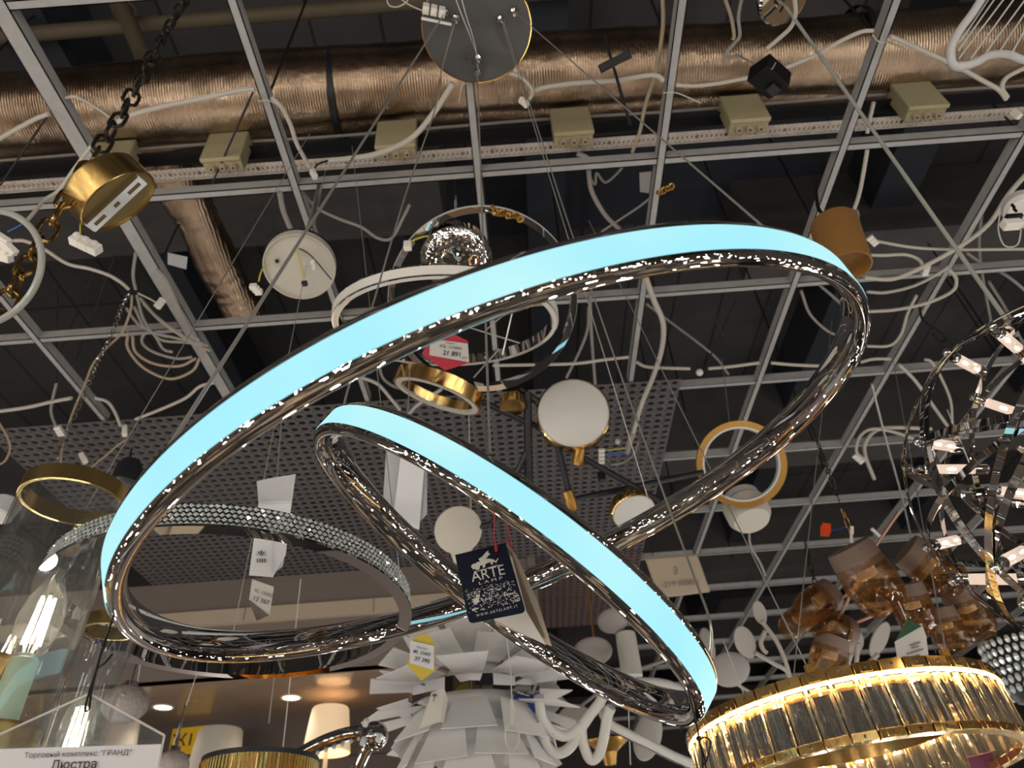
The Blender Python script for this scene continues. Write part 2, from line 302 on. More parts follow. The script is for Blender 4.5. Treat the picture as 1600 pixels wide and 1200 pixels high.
# perforated metal panels
def perforated(x0, y0, nx, ny, pit, z, r=.27):
    mb = MB(); sq = [(-.5, -.5), (0, -.5), (.5, -.5), (.5, 0), (.5, .5), (0, .5), (-.5, .5), (-.5, 0)]
    ho = [(-r, -r * .7), (0, -r), (r, -r * .7), (r * 1.15, 0), (r, r * .7), (0, r), (-r, r * .7), (-r * 1.15, 0)]
    for a in range(nx):
        for b in range(ny):
            c = V((x0 + (a + .5) * pit, y0 + (b + .5) * pit, z))
            mb.add([c + V((q[0] * pit, q[1] * pit, 0)) for q in sq + ho], [(k, (k + 1) % 8, 8 + (k + 1) % 8, 8 + k) for k in range(8)])
    return mb
pit = .0478
o = perforated(PX - pit * 66, PY0, 66, 36, pit, CAM.z + 1.945).build('ceiling_panel', 'perf', org=rel(0, 3, 1.945)); ST(o)
sd = o.modifiers.new('sheet', 'SOLIDIFY'); sd.thickness = .0015
o = perforated(PX - pit * 16, PY1 + .02, 16, 26, pit, CAM.z + 1.944).build('ceiling_panel', 'rib', org=rel(.4, 4.7, 1.944)); ST(o)
sd = o.modifiers.new('sheet', 'SOLIDIFY'); sd.thickness = .0015
# ventilation duct wrapped in foil, with straps, and the flexible branch
dc = rel(0, 1.186, 2.35)
du = T('ventilation_duct', 'large foil wrapped ventilation duct running across above the ceiling grid', 'duct', dc)
mb = MB(); prof = []; N = 150
pts = []; rr = []
for i in range(N + 1):
    x = -4.4 + 8.8 * i / N; pts.append(dc + V((x, .012 * sin(x * 1.7), .012 * sin(x * 2.3 + 1)))); rr.append(.148 + .004 * sin(x * 5.1) + random.uniform(-.002, .002))
mb.tube(pts, rr, 40).build('foil_sleeve', 'foil', du, angle=60)
for x in (-1.75, -.53, 1.27, 2.5):
    mb = MB(); mb.lathe(dc + V((x, 0, .006 * sin(x))), V((1, .06, 0)), [(.1525, -.012), (.157, -.010), (.157, .010), (.1525, .012)], 40).build('strap', 'blackmetal' if x != 2.5 else 'foil', du)
br = T('branch_duct', 'crumpled foil flexible branch duct slanting down from the large duct', 'duct', H(240, 235, 2.2))
w = smooth([H(215, 190, 2.45), H(262, 262, 2.35), H(310, 345, 2.3), H(350, 430, 2.27), H(385, 490, 2.25)], 14)
mb = MB(); mb.tube(w, [.085 + .002 * sin(i * 1.9) + .004 * sin(i * .37) + random.uniform(-.0015, .0015) for i in range(len(w))], 28).build('foil_hose', 'foil', br, angle=70)
# sprinkler pipe
sp = T('sprinkler_pipe', 'thin old yellowish pipe crossing under the slab at the top of the view', 'pipe', H(300, 40, 3.0))
a, b = H(0, 57, 3.0), H(640, 5, 3.0); d_ = (b - a)
MB().rod(a - d_ * .3, b + d_ * .6, .03, 14).build('main_pipe', 'pipe', sp)
MB().rod(H(190, 8, 2.99), H(224, 88, 2.62), .032, 14).build('drop_pipe', 'pipe', sp)
MB().lathe(H(192, 12, 2.99), H(224, 88, 2.62) - H(190, 8, 2.99), [(.034, -.02), (.044, -.02), (.044, .03), (.034, .03)], 16).build('collar', 'pipe', sp)
# perforated rail with junction boxes
rl = T('perforated_rail', 'perforated galvanised mounting rail carrying the cream junction boxes', 'mounting rail', rel(0, 1.27, 2.11))
mb = MB()
def railz(x): return 2.11
pitx = .0165
big = [0, 0, 0, 1, 0, 0]
for i in range(int(5.6 / pitx)):
    x = -2.6 + i * pitx; s = (.42, .85, .42, .35, .42, .42)[i % 6]; r = .0066 * (1.0 if i % 6 == 1 else .42)
    c = rel(x, 1.29, 2.085)
    sq = [(-.5, -1.25), (0, -1.25), (.5, -1.25), (.5, 0), (.5, 1.25), (0, 1.25), (-.5, 1.25), (-.5, 0)]
    ho = [(r * cos(-3 * pi / 4 + k * pi / 4), r * (1.15 if i % 6 == 1 else 2.1) * sin(-3 * pi / 4 + k * pi / 4)) for k in range(8)]
    mb.add([c + V((q[0] * pitx, q[1] * pitx, 0)) for q in sq] + [c + V((q[0], q[1], 0)) for q in ho], [(k, (k + 1) % 8, 8 + (k + 1) % 8, 8 + k) for k in range(8)])
sd = mb.build('perforated_face', 'bartray', rl).modifiers.new('sheet', 'SOLIDIFY'); sd.thickness = .002
MB().box(rel(.2, 1.312, 2.11), (5.6, .003, .05)).build('rear_flange', 'bartray', rl)
MB().box(rel(.2, 1.27, 2.155), (5.6, .05, .003)).build('upper_flange', 'blackmetal', rl)
tag(MB().tube(smooth([rel(-2.6 + .4 * i, 1.25, 2.19 + .006 * sin(i * 2.1)) for i in range(14)], 4), .0055, 8).build('rail_cable', 'greycable'), 'thin grey cable running along just above the perforated mounting rail', 'cable')
spots = [(178, 246, 'half hidden behind the round brass canopy'), (352, 243, 'under the foil branch duct, beside the brass canopy'), (620, 222, 'behind the pair of thick white cable ends'), (893, 199, 'just right of the round chandelier canopy'), (1163, 180, 'directly below the black transformer block'), (1433, 157, 'rightmost of the row along the perforated rail')]
for px, py, where in spots:
    c = Y(px, py, 1.235); c = V((c.x, c.y, CAM.z + 2.115)); c.x = Y(px, py, 1.235).x
    b = T('junction_box', 'cream plastic junction box ' + where, 'junction box', c, 'junction boxes on the rail')
    MB().box(c + V((0, .012, 0)), (.128, .042, .15)).build('box_body', 'box', b, bevel=.005)
    MB().box(c + V((0, -.016, 0)), (.134, .016, .156)).build('cover', 'box', b, bevel=.004)
    mb = MB()
    for q in (-.048, .048):
        for e in (-.06, .06): mb.lathe(c + V((q, -.024, e)), V((0, -1, 0)), [(.005, 0), (.005, .003), (0, .003)], 12)
    mb.build('cover_screw', 'box', b)
    for q in (-.036, 0, .036):
        MB().lathe(c + V((q, .008, -.075)), V((0, 0, -1)), [(.013, 0), (.013, .008), (.010, .016), (.004, .016)], 14).build('cable_gland', 'tan', b)
# wall display unit at the far left
UY, UX1 = 4.12, .02
du = T('display_unit', 'beige built-in wall display unit with lit wooden soffit behind the chandelier', 'display unit', rel(-2, UY, 1.3))
cx_ = (-4.2 + UX1) / 2; wx = UX1 + 4.2
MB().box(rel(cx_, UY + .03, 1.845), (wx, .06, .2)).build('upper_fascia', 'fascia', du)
MB().box(rel(cx_, UY + .02, 1.70), (wx, .08, .088)).build('pale_band', 'band', du)
mb = MB()
for x in (-.95, -.75, -1.75, -2.6): mb.box(rel(x, UY - .021, 1.70), (.004, .004, .086))
mb.build('band_joint', 'fascia', du)
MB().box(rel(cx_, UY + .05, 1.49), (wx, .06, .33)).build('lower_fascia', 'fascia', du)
MB().box(rel(cx_, UY + .40, 1.335), (wx, .76, .03)).build('soffit', 'soffit', du)
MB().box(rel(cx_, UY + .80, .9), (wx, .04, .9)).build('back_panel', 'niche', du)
MB().box(rel(cx_, UY + .777, 1.04), (wx, .006, .006)).build('panel_joint', 'ink', du)
MB().box(rel(UX1 + .02, UY + .40, 1.2), (.05, .84, 1.5)).build('side_panel', 'fascia', du)
MB().box(rel(cx_, UY + .42, .55), (wx, .72, .04)).build('shelf', 'soffit', du)
MB().box(rel(cx_, UY + .42, -.48), (wx, .72, 2.02)).build('plinth', 'fascia', du)
for px, py, lb in ((255, 1105, 'left of the two round downlights glowing in the wooden soffit'), (455, 1090, 'right of the two round downlights glowing in the wooden soffit, nearer the lit lampshade')):
    c = H(px, py, 1.32)
    d = T('downlight', lb, 'downlight', c, 'downlights in the soffit')
    MB().lathe(c + V((0, 0, -.001)), V((0, 0, -1)), [(.050, 0), (.056, .004), (.064, .004), (.066, 0)], 28).build('trim_ring', 'whitepl', d)
    MB().lathe(c + V((0, 0, -.001)), V((0, 0, -1)), [(0, .001), (.051, .001)], 28).build('lens', 'downlight', d)
# yellow aisle sign on the niche back
so = Y(296, 1156, UY + .772); sg = T('aisle_sign', 'yellow rectangular aisle sign with black letters beneath the wooden soffit', 'sign', so)
q = [Y(270, 1139, UY + .77), Y(325, 1133, UY + .77), Y(318, 1176, UY + .77), Y(262, 1181, UY + .77)]
MB().slab(q, .006).build('sign_board', 'signyellow', sg)
text('Ж1', q[3] * .655 + q[2] * .345 + (q[0] - q[3]) * .32, q[2] - q[3], q[0] - q[3], .105, 'ink', sg, bold=.012)
# ------------------------------------------------------------------ the double ring chandelier
BC, BN, BR = rel(-.0007, .8408, .4836), V((-.3204, -.1884, 1)).normalized(), .5
SCc, SN, SR = rel(-.0369, .8842, .4042), V((.7912, -.1257, 1)).normalized(), .3085
kc = H(745, 46, 1.935)
ch = T('ring_chandelier', 'chrome chandelier of two tilted interlocking rings with glowing pale blue outer band', 'chandelier', kc)
def ring_section(R, k=1.0):
    hd, W, b, lip, gr = .0146, .0215, .0238, .0045, .0022
    up = []; m_ = R - .46 * W
    for i in range(9):                                             # rounded shoulder from the diffuser to the crest
        t = i / 8; up.append((R * (1 - t) ** 2 + 2 * t * (1 - t) * (R - .0012) + m_ * t * t, hd * (1 - t) ** 2 + 2 * t * (1 - t) * (b + .0006) + b * t * t))
    for i in range(1, 12):
        t = pi / 2 * i / 11; up.append((m_ - (R - W - m_) * -sin(t), b * cos(t)))
    s = up + [(r, -a) for r, a in up[-2::-1]]
    s += [(R - gr, -hd + .0006), (R - gr, hd - .0006)]
    return s
for nm, C, N_, R in (('large_ring', BC, BN, BR), ('small_ring', SCc, SN, SR)):
    r_ = MB().lathe(C, N_, ring_section(R), 288, loop=True).build(nm, 'ringchrome', ch, angle=32)
    d = MB().lathe(C, N_, [(R - .0021, -.0139), (R + .0006, -.0138), (R + .0006, .0138), (R - .0021, .0139)], 288, loop=True).build('light_diffuser', 'led', r_, angle=40)
    d['label'] = 'glowing pale blue diffuser band'
ca = MB().lathe(kc, V((0, 0, -1)), [(0, -.03), (.148, -.03), (.148, -.002), (.146, 0), (0, 0)], 72).build('canopy', 'film', ch, angle=30)
ca['label'] = 'round canopy disc still under its protective film'
MB().lathe(kc, V((0, 0, -1)), [(.1465, .0005), (.1495, .0005), (.1495, -.022), (.1465, -.022)], 72, loop=True).build('canopy_rim', 'gold', ca)
hz = kc.z - CAM.z - .006
grips = [(712, 29), (783, 30), (803, 18), (695, 20), (747, 91), (746, 113)]
gp = []
for px, py in grips:
    c = H(px, py, hz + .004); gp.append(c)
    mb = MB(); mb.lathe(c, V((0, 0, -1)), [(.011, 0), (.011, .004), (.0065, .009), (.0065, .02), (.004, .024), (0, .024)], 14).build('cable_grip', 'chrome', ca)
mb = MB()
for px, py in ((724, 88), (722, 108), (735, 96)): mb.lathe(H(px, py, hz + .005), V((0, 0, -1)), [(.005, 0), (.005, .004), (0, .005)], 10)
mb.build('film_blister', 'film', ca)
tbx = H(678, 16, hz - .01); mb = MB()
R = basis(V((0, 0, 1)), V((.9, .25, 0)))
for q in (-1, 0, 1): mb.box(tbx + R[0] * .021 * q, (.017, .02, .03), R); mb.box(tbx + R[0] * .021 * q - V((0, 0, .014)), (.007, .007, .012), R)
mb.build('terminal_block', 'conn', ca, bevel=.002)
MB().box(tbx + V((.004, .022, -.015)), (.08, .006, .004), R).build('terminal_strip', 'whitepl', ca)
# suspension cables
bt, st = circ(BC + BN * .022, BR - .008, BN, 240), circ(SCc + SN * .022, SR - .008, SN, 240)
def sus(a, b, sag=0, r=.0011, pts=None, k=12):
    if pts is None:
        w = [a.lerp(b, i / k) + V((0, 0, -sag * 4 * (i / k) * (1 - i / k))) for i in range(k + 1)]
    else: w = smooth(pts, 6)
    MB().tube(w, r, 7).build('suspension_cable', 'wire', ch)
sus(gp[3], near(bt, 250, 708), r=.0021)
sus(gp[2], near(bt, 1205, 353), r=.0012)
sus(gp[1], near(bt, 1016, 790), r=.0012)
w0, w1 = gp[0], near(st, 533, 634)
sus(0, 0, r=.0018, pts=[w0, P(690, 110, 1.78), P(680, 170, 1.70), P(635, 300, 1.52), P(585, 468, 1.28), P(546, 600, 1.06), w1])
sus(gp[5], near(st, 770, 712), r=.0016)
w1 = near(st, 1114, 1030)
sus(0, 0, r=.0015, pts=[gp[1] + V((.004, 0, 0)), P(872, 300, 1.50), P(923, 450, 1.28), P(975, 600, 1.10), P(1050, 807, .92), P(1086, 905, .83), P(1110, 975, .755), w1])
for px, py, pool in ((250, 708, bt), (1205, 353, bt), (533, 634, st), (770, 712, st), (1114, 1030, st)):
    p = near(pool, px, py); MB().ball(p, .0042, 10).build('cable_end', 'darkchrome', ch)
# two spare loops of cable from the canopy
MB().tube(smooth([H(702, -30, hz - .02), H(720, 20, hz - .03), H(736, 60, hz - .02), gp[4]], 6), .0014, 6).build('suspension_cable', 'wire', ch)
MB().tube(smooth([H(714, -30, hz - .02), H(727, 20, hz - .03), H(742, 70, hz - .02), gp[5] + V((.003, 0, 0))], 6), .0014, 6).build('suspension_cable', 'wire', ch)
# ------------------------------------------------------------------ navy booklet tag hung on a red string
TD = .80
A, B, C_, D = P(711, 867, TD), P(790, 848, TD), P(822, 957, TD - .02), P(733, 975, TD - .02)
bk = T('booklet_tag', 'navy blue hanging booklet tag with white emblem and city print on red string', 'tag', (A + C_) / 2)
ux, uy = (B - A).normalized(), (A - D).normalized(); nn = ux.cross(uy).normalized()
if nn.dot(CAM - A) < 0: nn = -nn
def cover(a, b, c, d, th, r=.006):
    # rounded lower corners
    q = [a, b]
    for (p0, p1, p2) in ((b, c, d), (c, d, a)):
        e0, e1 = (p0 - p1).normalized(), (p2 - p1).normalized()
        for i in range(6):
            t = i / 5; q.append((p1 + e0 * r) * (1 - t) ** 2 + p1 * (2 * t * (1 - t)) + (p1 + e1 * r) * t ** 2)
    return MB().slab(q, th)
fc = cover(A, B, C_, D, .0012).build('front_cover', 'navy', bk)
b2, c2, a2 = P(792, 850, TD + .004), P(862, 1010, TD + .05), P(745, 905, TD + .04)
d2 = P(775, 975, TD + .055)
MB().slab([b2, P(806, 868, TD + .008), P(840, 940, TD + .035), c2, d2, a2], .0008).build('back_leaf', 'tan', bk)
MB().slab([P(788, 858, TD + .003), P(800, 872, TD + .006), P(822, 955, TD + .02), P(853, 1008, TD + .045), P(772, 968, TD + .05), P(745, 905, TD + .035)], .0006).build('inner_leaf', 'greywhite', bk)
def on(u, v): # u across 0..1, v down 0..1 on the cover
    return (A * (1 - u) + B * u) * (1 - v) + (D * (1 - u) + C_ * u) * v
W_ = (B - A).length
def decal(poly, m, nm, par=fc, off=.0005):
    mb = MB()
    for pl in poly: mb.add([on(*q) + nn * off for q in pl], [tuple(range(len(pl)))])
    return mb.build(nm, m, par, smooth_=False)
lion = [[(.30, .255), (.33, .20), (.38, .175), (.44, .175), (.42, .135), (.50, .115), (.58, .07), (.64, .05), (.63, .09), (.67, .10), (.60, .13), (.56, .16), (.62, .165), (.70, .195), (.735, .235), (.72, .245), (.67, .215), (.66, .255), (.62, .255), (.63, .215), (.53, .225), (.50, .27), (.46, .275), (.47, .235), (.42, .235), (.39, .285), (.34, .285)],
        [(.28, .305), (.75, .275), (.75, .282), (.28, .312)], [(.71, .235), (.755, .20), (.785, .185), (.79, .195), (.765, .21), (.73, .245)], [(.25, .22), (.285, .19), (.34, .185), (.34, .25), (.28, .265)]]
decal(lion, 'print_white', 'winged_lion_emblem')
text('ARTE', on(.525, .43), ux, uy, W_ * .27, 'print_white', fc, squeeze=1.02)
text('L A M P', on(.54, .49), ux, uy, W_ * .075, 'print_white', fc, squeeze=1.9)
text('W W W . A R T E L A M P . I T', on(.52, .915), ux, uy, W_ * .066, 'print_white', fc, squeeze=.92)
rnd = random.Random(3); pl = []
for i in range(430):
    v = .52 + .33 * rnd.random(); u = .04 + .92 * rnd.random()
    if rnd.random() > .35 + .65 * abs(sin(u * 7 + v * 22)): continue
    w, h = rnd.uniform(.004, .03), rnd.uniform(.004, .016)
    u = min(u, .965 - w)
    pl.append([(u, v), (u + w, v - .002), (u + w * rnd.uniform(.5, 1), v + h), (u + w * .1, v + h * .8)])
for (u, v, w, h) in ((.16, .66, .1, .09), (.22, .62, .07, .05), (.36, .56, .12, .012), (.44, .585, .11, .02), (.5, .69, .42, .012), (.36, .70, .14, .02), (.1, .80, .12, .03), (.6, .6, .1, .02), (.7, .7, .2, .02)):
    for k in range(4): pl.append([(u + w * k / 4, v + rnd.uniform(0, .01)), (u + w * (k + .85) / 4, v + rnd.uniform(0, .01)), (u + w * (k + .9) / 4, v + h * rnd.uniform(.6, 1.1)), (u + w * k / 4, v + h * rnd.uniform(.6, 1.1))])
decal(pl, 'print_white', 'city_print', off=.0004)
top = near(circ(SCc + SN * -.018, SR - .01, SN, 240), 772, 775)
sb = MB(); sb.tube(smooth([P(775, 858, TD - .002), P(772, 835, .76), P(772, 805, .73), top], 5), .0007, 6)
sb.tube(smooth([P(775, 858, TD - .002), P(790, 845, TD + .01), P(800, 858, TD + .012), P(795, 830, .79), P(788, 808, .76), top], 5), .0007, 6)
sb.ball(P(775, 857, TD - .003), .0022, 8, sq=(1, 1, 2)); sb.build('red_string', 'redstring', bk)
# ------------------------------------------------------------------ clear price holder on a black tie
pd = .66
ho = P(120, 1150, pd)
ph = T('price_holder', 'clear acrylic house-shaped price holder hung by black tie at the bottom left', 'price holder', ho)
q = [P(140, 1084, pd), P(257, 1149, pd), P(243, 1215, pd), P(236, 1260, pd), P(-60, 1270, pd), P(-50, 1170, pd)]
plate_ = MB().slab(q, .0022).build('acrylic_plate', 'acrylic', ph, bevel=.0006)
mb = MB(); 
for a, b in ((q[0], q[1]), (q[1], q[2]), (q[5], q[0])): mb.rod(a, b, .0011, 6)
mb.build('plate_edge', 'greywhite', ph)
q2 = [P(-50, 1172, pd - .003), P(252, 1163, pd - .003), P(236, 1262, pd - .003), P(-60, 1268, pd - .003)]
pp = MB().slab(q2, .0006).build('paper_slip', 'paper', ph)
tx, ty = q2[1] - q2[0], q2[0] - q2[3]
text('Торговый комплекс "ГРАНД"', P(121, 1181.5, pd - .0045), tx, ty, .0071, 'ink', pp, shear=.25, off=.0003, squeeze=1.02)
text('Люстра', P(115, 1200.5, pd - .0045), tx, ty, .0118, 'ink', pp, shear=.22, off=.0003, bold=.01)
rg = near(circ(BC - BN * .01, BR - .004, BN, 240), 178, 962); rd = proj(rg)[2]
tw = [P(200, 896, rd - .03), P(189, 925, rd - .035), P(176, 966, rd - .04), P(160, 1015, .67), P(146, 1060, .655), P(133, 1106, pd - .004), P(139, 1108, pd - .006), P(143, 1080, .652), P(152, 1042, .655), P(160, 1012, .66)]
MB().tube(smooth(tw, 5), .0011, 6).build('black_tie', 'black', ph)
MB().tube(smooth([P(154, 1043, .655), P(164, 1036, .65), P(176, 1022, .65)], 4), .0011, 6).build('tie_tail', 'black', ph)
# black cord knotted on the small ring
e0 = near(circ(SCc - SN * .01, SR + .002, SN, 240), 1085, 1080); zz = proj(e0)[2]
cs = [P(1074, 1072, zz - .05), P(1082, 1105, zz - .06), P(1090, 1140, zz - .06), P(1092, 1156, zz - .06)]
o = MB(); o.tube(smooth(cs, 5), .0011, 6); o.ball(P(1091, 1154, zz - .06), .0024, 8)
o.tube(smooth([cs[-1], P(1102, 1152, zz - .06), P(1110, 1160, zz - .06), P(1107, 1180, zz - .06), P(1100, 1195, zz - .06), P(1096, 1170, zz - .06), cs[-1]], 5), .0009, 6)
o.tube(smooth([cs[-1], P(1097, 1180, zz - .06), P(1099, 1225, zz - .06)], 4), .0011, 6); o.tube(smooth([cs[-1], P(1101, 1185, zz - .06), P(1106, 1225, zz - .06)], 4), .0009, 6)
tag(o.build('black_cord', 'black'), 'thin black cord knotted with a loop at the low end of the small ring', 'cord')
# ------------------------------------------------------------------ gold ring chandelier with crystal prisms
GC, GN, GR = rel(.600, 1.5185, .332), V((-.0349, .0515, 1)).normalized(), .3
cr = T('crystal_chandelier', 'lit gold ring chandelier of upright clear crystal prisms at the lower right', 'chandelier', GC)
u, v, n = basis(GN); HH = .114; NP = 44
def gp_(a, r, z): return GC + (u * cos(a) + v * sin(a)) * r + n * z
for nm, z0, z1, ins in (('upper_gold_band', -.019, 0, .0), ('lower_gold_band', -HH - .004, -HH + .010, .0)):
    mb = MB()
    for i in range(NP):
        a = 2 * pi * i / NP
        R_ = (V(-u * sin(a) + v * cos(a)), n, u * cos(a) + v * sin(a))
        mb.box(gp_(a, GR - .010, (z0 + z1) / 2), (2 * pi * GR / NP * .93, z1 - z0, .022), R_)
        if i % 2: mb.box(gp_(a, GR + .0008, (z0 + z1) / 2), (2 * pi * GR / NP * .45, (z1 - z0) * .8, .004), R_)
    b = mb.build(nm, 'gold', cr, bevel=.0008)
    for i in range(NP): MB().ball(gp_(2 * pi * i / NP, GR + .002, (z0 + z1) / 2), .0028, 8).build('band_screw', 'chrome', b)
    MB().lathe(GC, n, [(GR - .020, z0 + .002), (GR - .012, z0 + .002), (GR - .012, z1 - .002), (GR - .020, z1 - .002)], 96, loop=True).build('band_core', 'gold', b)
MB().lathe(GC, n, [(GR - .026, -.0225), (GR + .0002, -.0225), (GR + .0002, -.0200), (GR - .026, -.0200)], 120, loop=True).build('light_strip', 'warmled', cr)
MB().lathe(GC, n, [(GR - .0275, -.034), (GR - .0262, -.034), (GR - .0262, 0), (GR - .0275, 0)], 120, loop=True).build('inner_skirt', 'gold', cr)
def prism(a):
    R1, w, t = GR - .001, 2 * pi * GR / NP * .46, .016; mb = MB()
    pr = [(-w, -t * .55), (-w * .93, -t * .28), (-w * .62, -t * .02), (-w * .5, -t * .08), (w * .5, -t * .08), (w * .62, -t * .02), (w * .93, -t * .28), (w, -t * .55), (w * .55, -t * .95), (0, -t * .78), (-w * .55, -t * .95)]; K = len(pr)
    tn, rd_ = -u * sin(a) + v * cos(a), u * cos(a) + v * sin(a); vs = []
    for z in (-.025, -HH + .011):
        vs += [gp_(a, R1, z) + tn * x + rd_ * y for x, y in pr]
    mb.add(vs, [tuple(range(K)), tuple(range(2 * K - 1, K - 1, -1))] + [(k, (k + 1) % K, K + (k + 1) % K, K + k) for k in range(K)])
    return mb
pm = prism(0).build('crystal_prism', 'crystal', cr, smooth_=False)
import mathutils
for i in range(1, NP):
    o = pm.copy(); COL.objects.link(o); o.parent = cr
    o.matrix_local = mathutils.Matrix.Rotation(2 * pi * i / NP, 4, n)
for px, py in ((1265, 1046), (1480, 1022)):
    a = min((2 * pi * i / 360 for i in range(360)), key=lambda t: (proj(gp_(t, GR - .01, 0))[0] - px) ** 2 + (proj(gp_(t, GR - .01, 0))[1] - py) ** 2)
    p = gp_(a, GR - .008, 0)
    MB().box(p + n * .006, (.012, .012, .018), (u, v, n)).build('cable_clamp', 'orangegold', cr, bevel=.001)
    tgt = H(920, 345, 1.93) if px < 1300 else H(1395, 560, 1.93)
    MB().rod(p, tgt, .0013, 7).build('suspension_cable', 'wire', cr)
a = pi * .2
MB().rod(gp_(2.6, GR - .01, 0), H(1300, 500, 1.93), .0012, 7).build('suspension_cable', 'wire', cr)
# ------------------------------------------------------------------ orb chandelier of chrome hoops
oc0 = H(1222, 2, 1.93)
OC = P(1742, 735, 1.1); OR_ = .297
r_ = ray(1742, 735)
tt = ((oc0 - CAM).x * r_.x + (oc0 - CAM).y * r_.y) / (r_.x ** 2 + r_.y ** 2); print('orb depth', tt, 'vert dist', CAM + r_ * tt, oc0)
orb = T('orb_chandelier', 'spherical chandelier of crossing chrome hoops with glowing capsule bulbs', 'chandelier', OC)
def sp_(px, py, back=False):
    d = ray(px, py).normalized(); oc = CAM - OC; b = d.dot(oc); c = oc.dot(oc) - OR_ ** 2; D_ = b * b - c
    if D_ <= 0:
        p = CAM - d * b; return (p - OC).normalized()
    t = -b + (sqrt_(D_) if back else -sqrt_(D_)); return (CAM + d * t - OC).normalized()
sqrt_ = math.sqrt
hoops = [((1437, 690, 0), (1600, 650, 0)), ((1437, 690, 0), (1522, 765, 1)), ((1482, 553, 0), (1443, 858, 0)), ((1447, 700, 0), (1545, 880, 0)), ((1550, 900, 0), (1590, 1024, 0)),
         ((1443, 858, 0), (1500, 955, 0)), ((1520, 640, 1), (1525, 760, 1)), ((1437, 690, 0), (1553, 512, 1)), ((1553, 512, 0), (1530, 800, 1)), ((1482, 553, 0), (1600, 470, 0)), ((1545, 880, 0), (1600, 720, 0)), ((1443, 858, 0), (1590, 880, 1)), ((1520, 640, 1), (1600, 560, 1))]
for i, (a, b) in enumerate(hoops):
    pa, pb = sp_(*a), sp_(*b); nn_ = pa.cross(pb).normalized(); uu, vv, _ = basis(nn_)
    R = OR_ * (1 - .006 * (i % 4))
    ns = [uu * cos(2 * pi * k / 120) + vv * sin(2 * pi * k / 120) for k in range(120)]
    MB().ribbon([OC + q * R for q in ns], ns, .0115, .0016, True).build('chrome_hoop', 'chrome', orb, angle=40)
bulbs = [((1437, 690, 0), (1540, 705)), ((1440, 733, 1), (1522, 733)), ((1482, 553, 0), (1575, 603)), ((1553, 512, 0), (1625, 575)), ((1522, 622, 1), (1575, 640)), ((1443, 858, 0), (1540, 833)), ((1556, 885, 0), (1640, 840)), ((1480, 915, 1), (1560, 905)), ((1545, 765, 1), (1610, 772)), ((1595, 700, 1), (1640, 720)), ((1600, 940, 0), (1640, 900)), ((1590, 545, 1), (1640, 600))]
for (a, e) in bulbs:
    d = sp_(*a); p = OC + d * (OR_ * .985); zz = (p - CAM).dot(FW)
    q = P(e[0], e[1], zz + (.10 if not a[2] else -.03)); ax = (q - p).normalized(); L = .105
    MB().ball(OC + d * (OR_ * 1.01), .0075, 12).build('hoop_knob', 'chrome', orb)
    MB().lathe(p, ax, [(0, 0), (.0095, 0), (.0095, .016), (.0085, .018), (0, .018)], 18).build('bulb_cap', 'chrome', orb)
    MB().lathe(p, ax, [(0, L * .80), (.010, L * .80), (.010, L * 1.0), (.007, L * 1.02), (0, L * 1.02)], 18).build('bulb_holder', 'chrome', orb)
    MB().lathe(p, ax, [(.0088, .017), (.0092, .03), (.0092, L * .80)], 16).build('glass_tube', 'frost', orb)
    MB().lathe(p, ax, [(0, L * .40), (.0024, L * .41), (.003, L * .46), (.0024, L * .51), (0, L * .52)], 10).build('capsule_bulb', 'g9', orb)
MB().tube([OC + V((0, 0, OR_)), oc0.lerp(OC, .5) + V((0, 0, OR_ * .5)), oc0], .0042, 8).build('suspension_cord', 'clearpvc', orb)
MB().lathe(oc0, V((0, 0, -1)), [(0, -.02), (.062, -.02), (.062, .006), (.056, .012), (.02, .012), (.02, .03), (0, .03)], 40).build('canopy', 'chrome', orb)
# ------------------------------------------------------------------ amber glass chandelier and its fellow
def amber_shade(par, c, ax, s, cap='capbrown', nm='glass_shade'):
    MB().lathe(c, ax, [(.040 * s, 0), (.046 * s, .012 * s), (.049 * s, .05 * s), (.044 * s, .085 * s), (.030 * s, .108 * s), (.0285 * s, .104 * s), (.042 * s, .083 * s), (.046 * s, .05 * s), (.043 * s, .013 * s), (.038 * s, .001 * s)], 32, loop=True).build(nm, 'amber', par)
    MB().lathe(c, ax, [(0, -.022 * s), (.041 * s, -.02 * s), (.044 * s, .0), (.046 * s, .022 * s), (.043 * s, .022 * s), (.040 * s, .004 * s), (0, .002 * s)], 32).build('shade_cap', cap, par)
    MB().lathe(c, ax, [(0, .002 * s), (.02 * s, .003 * s), (.02 * s, .04 * s), (.014 * s, .042 * s), (.013 * s, .03 * s), (0, .03 * s)], 20).build('lamp_socket', 'opal', par)
ac = P(1340, 940, 1.9)
am = T('amber_chandelier', 'copper armed chandelier with ribbed amber glass shades behind the gold crystal ring', 'chandelier', ac)
big = [((1335, 870), (1372, 925), 1.72, 1.35), ((1428, 868), (1475, 900), 1.85, 1.2), ((1418, 925), (1440, 985), 1.78, 1.0), ((1292, 930), (1245, 968), 1.95, 1.0), ((1318, 985), (1272, 972), 1.9, .95), ((1300, 1005), (1285, 1075), 1.86, 1.0), ((1255, 960), (1230, 985), 2.05, .8), ((1500, 930), (1530, 985), 1.9, 1.1), ((1470, 960), (1490, 1010), 1.85, .9)]
for (a, b, d, s) in big:
    p, q = P(a[0], a[1], d), P(b[0], b[1], d - .03); amber_shade(am, p, (q - p).normalized(), s)
for a, b in (((1300, 988, 1.92), (1365, 858, 1.80)), ((1300, 988, 1.92), (1480, 915, 1.92)), ((1365, 858, 1.80), (1404, 800, 1.84)), ((1300, 988, 1.92), (1258, 1075, 1.92)), ((1260, 985, 2.0), (1350, 905, 1.86)), ((1300, 988, 1.92), (1440, 930, 1.85))):
    MB().rod(P(*a), P(*b), .0042, 8).build('copper_arm', 'copper', am)
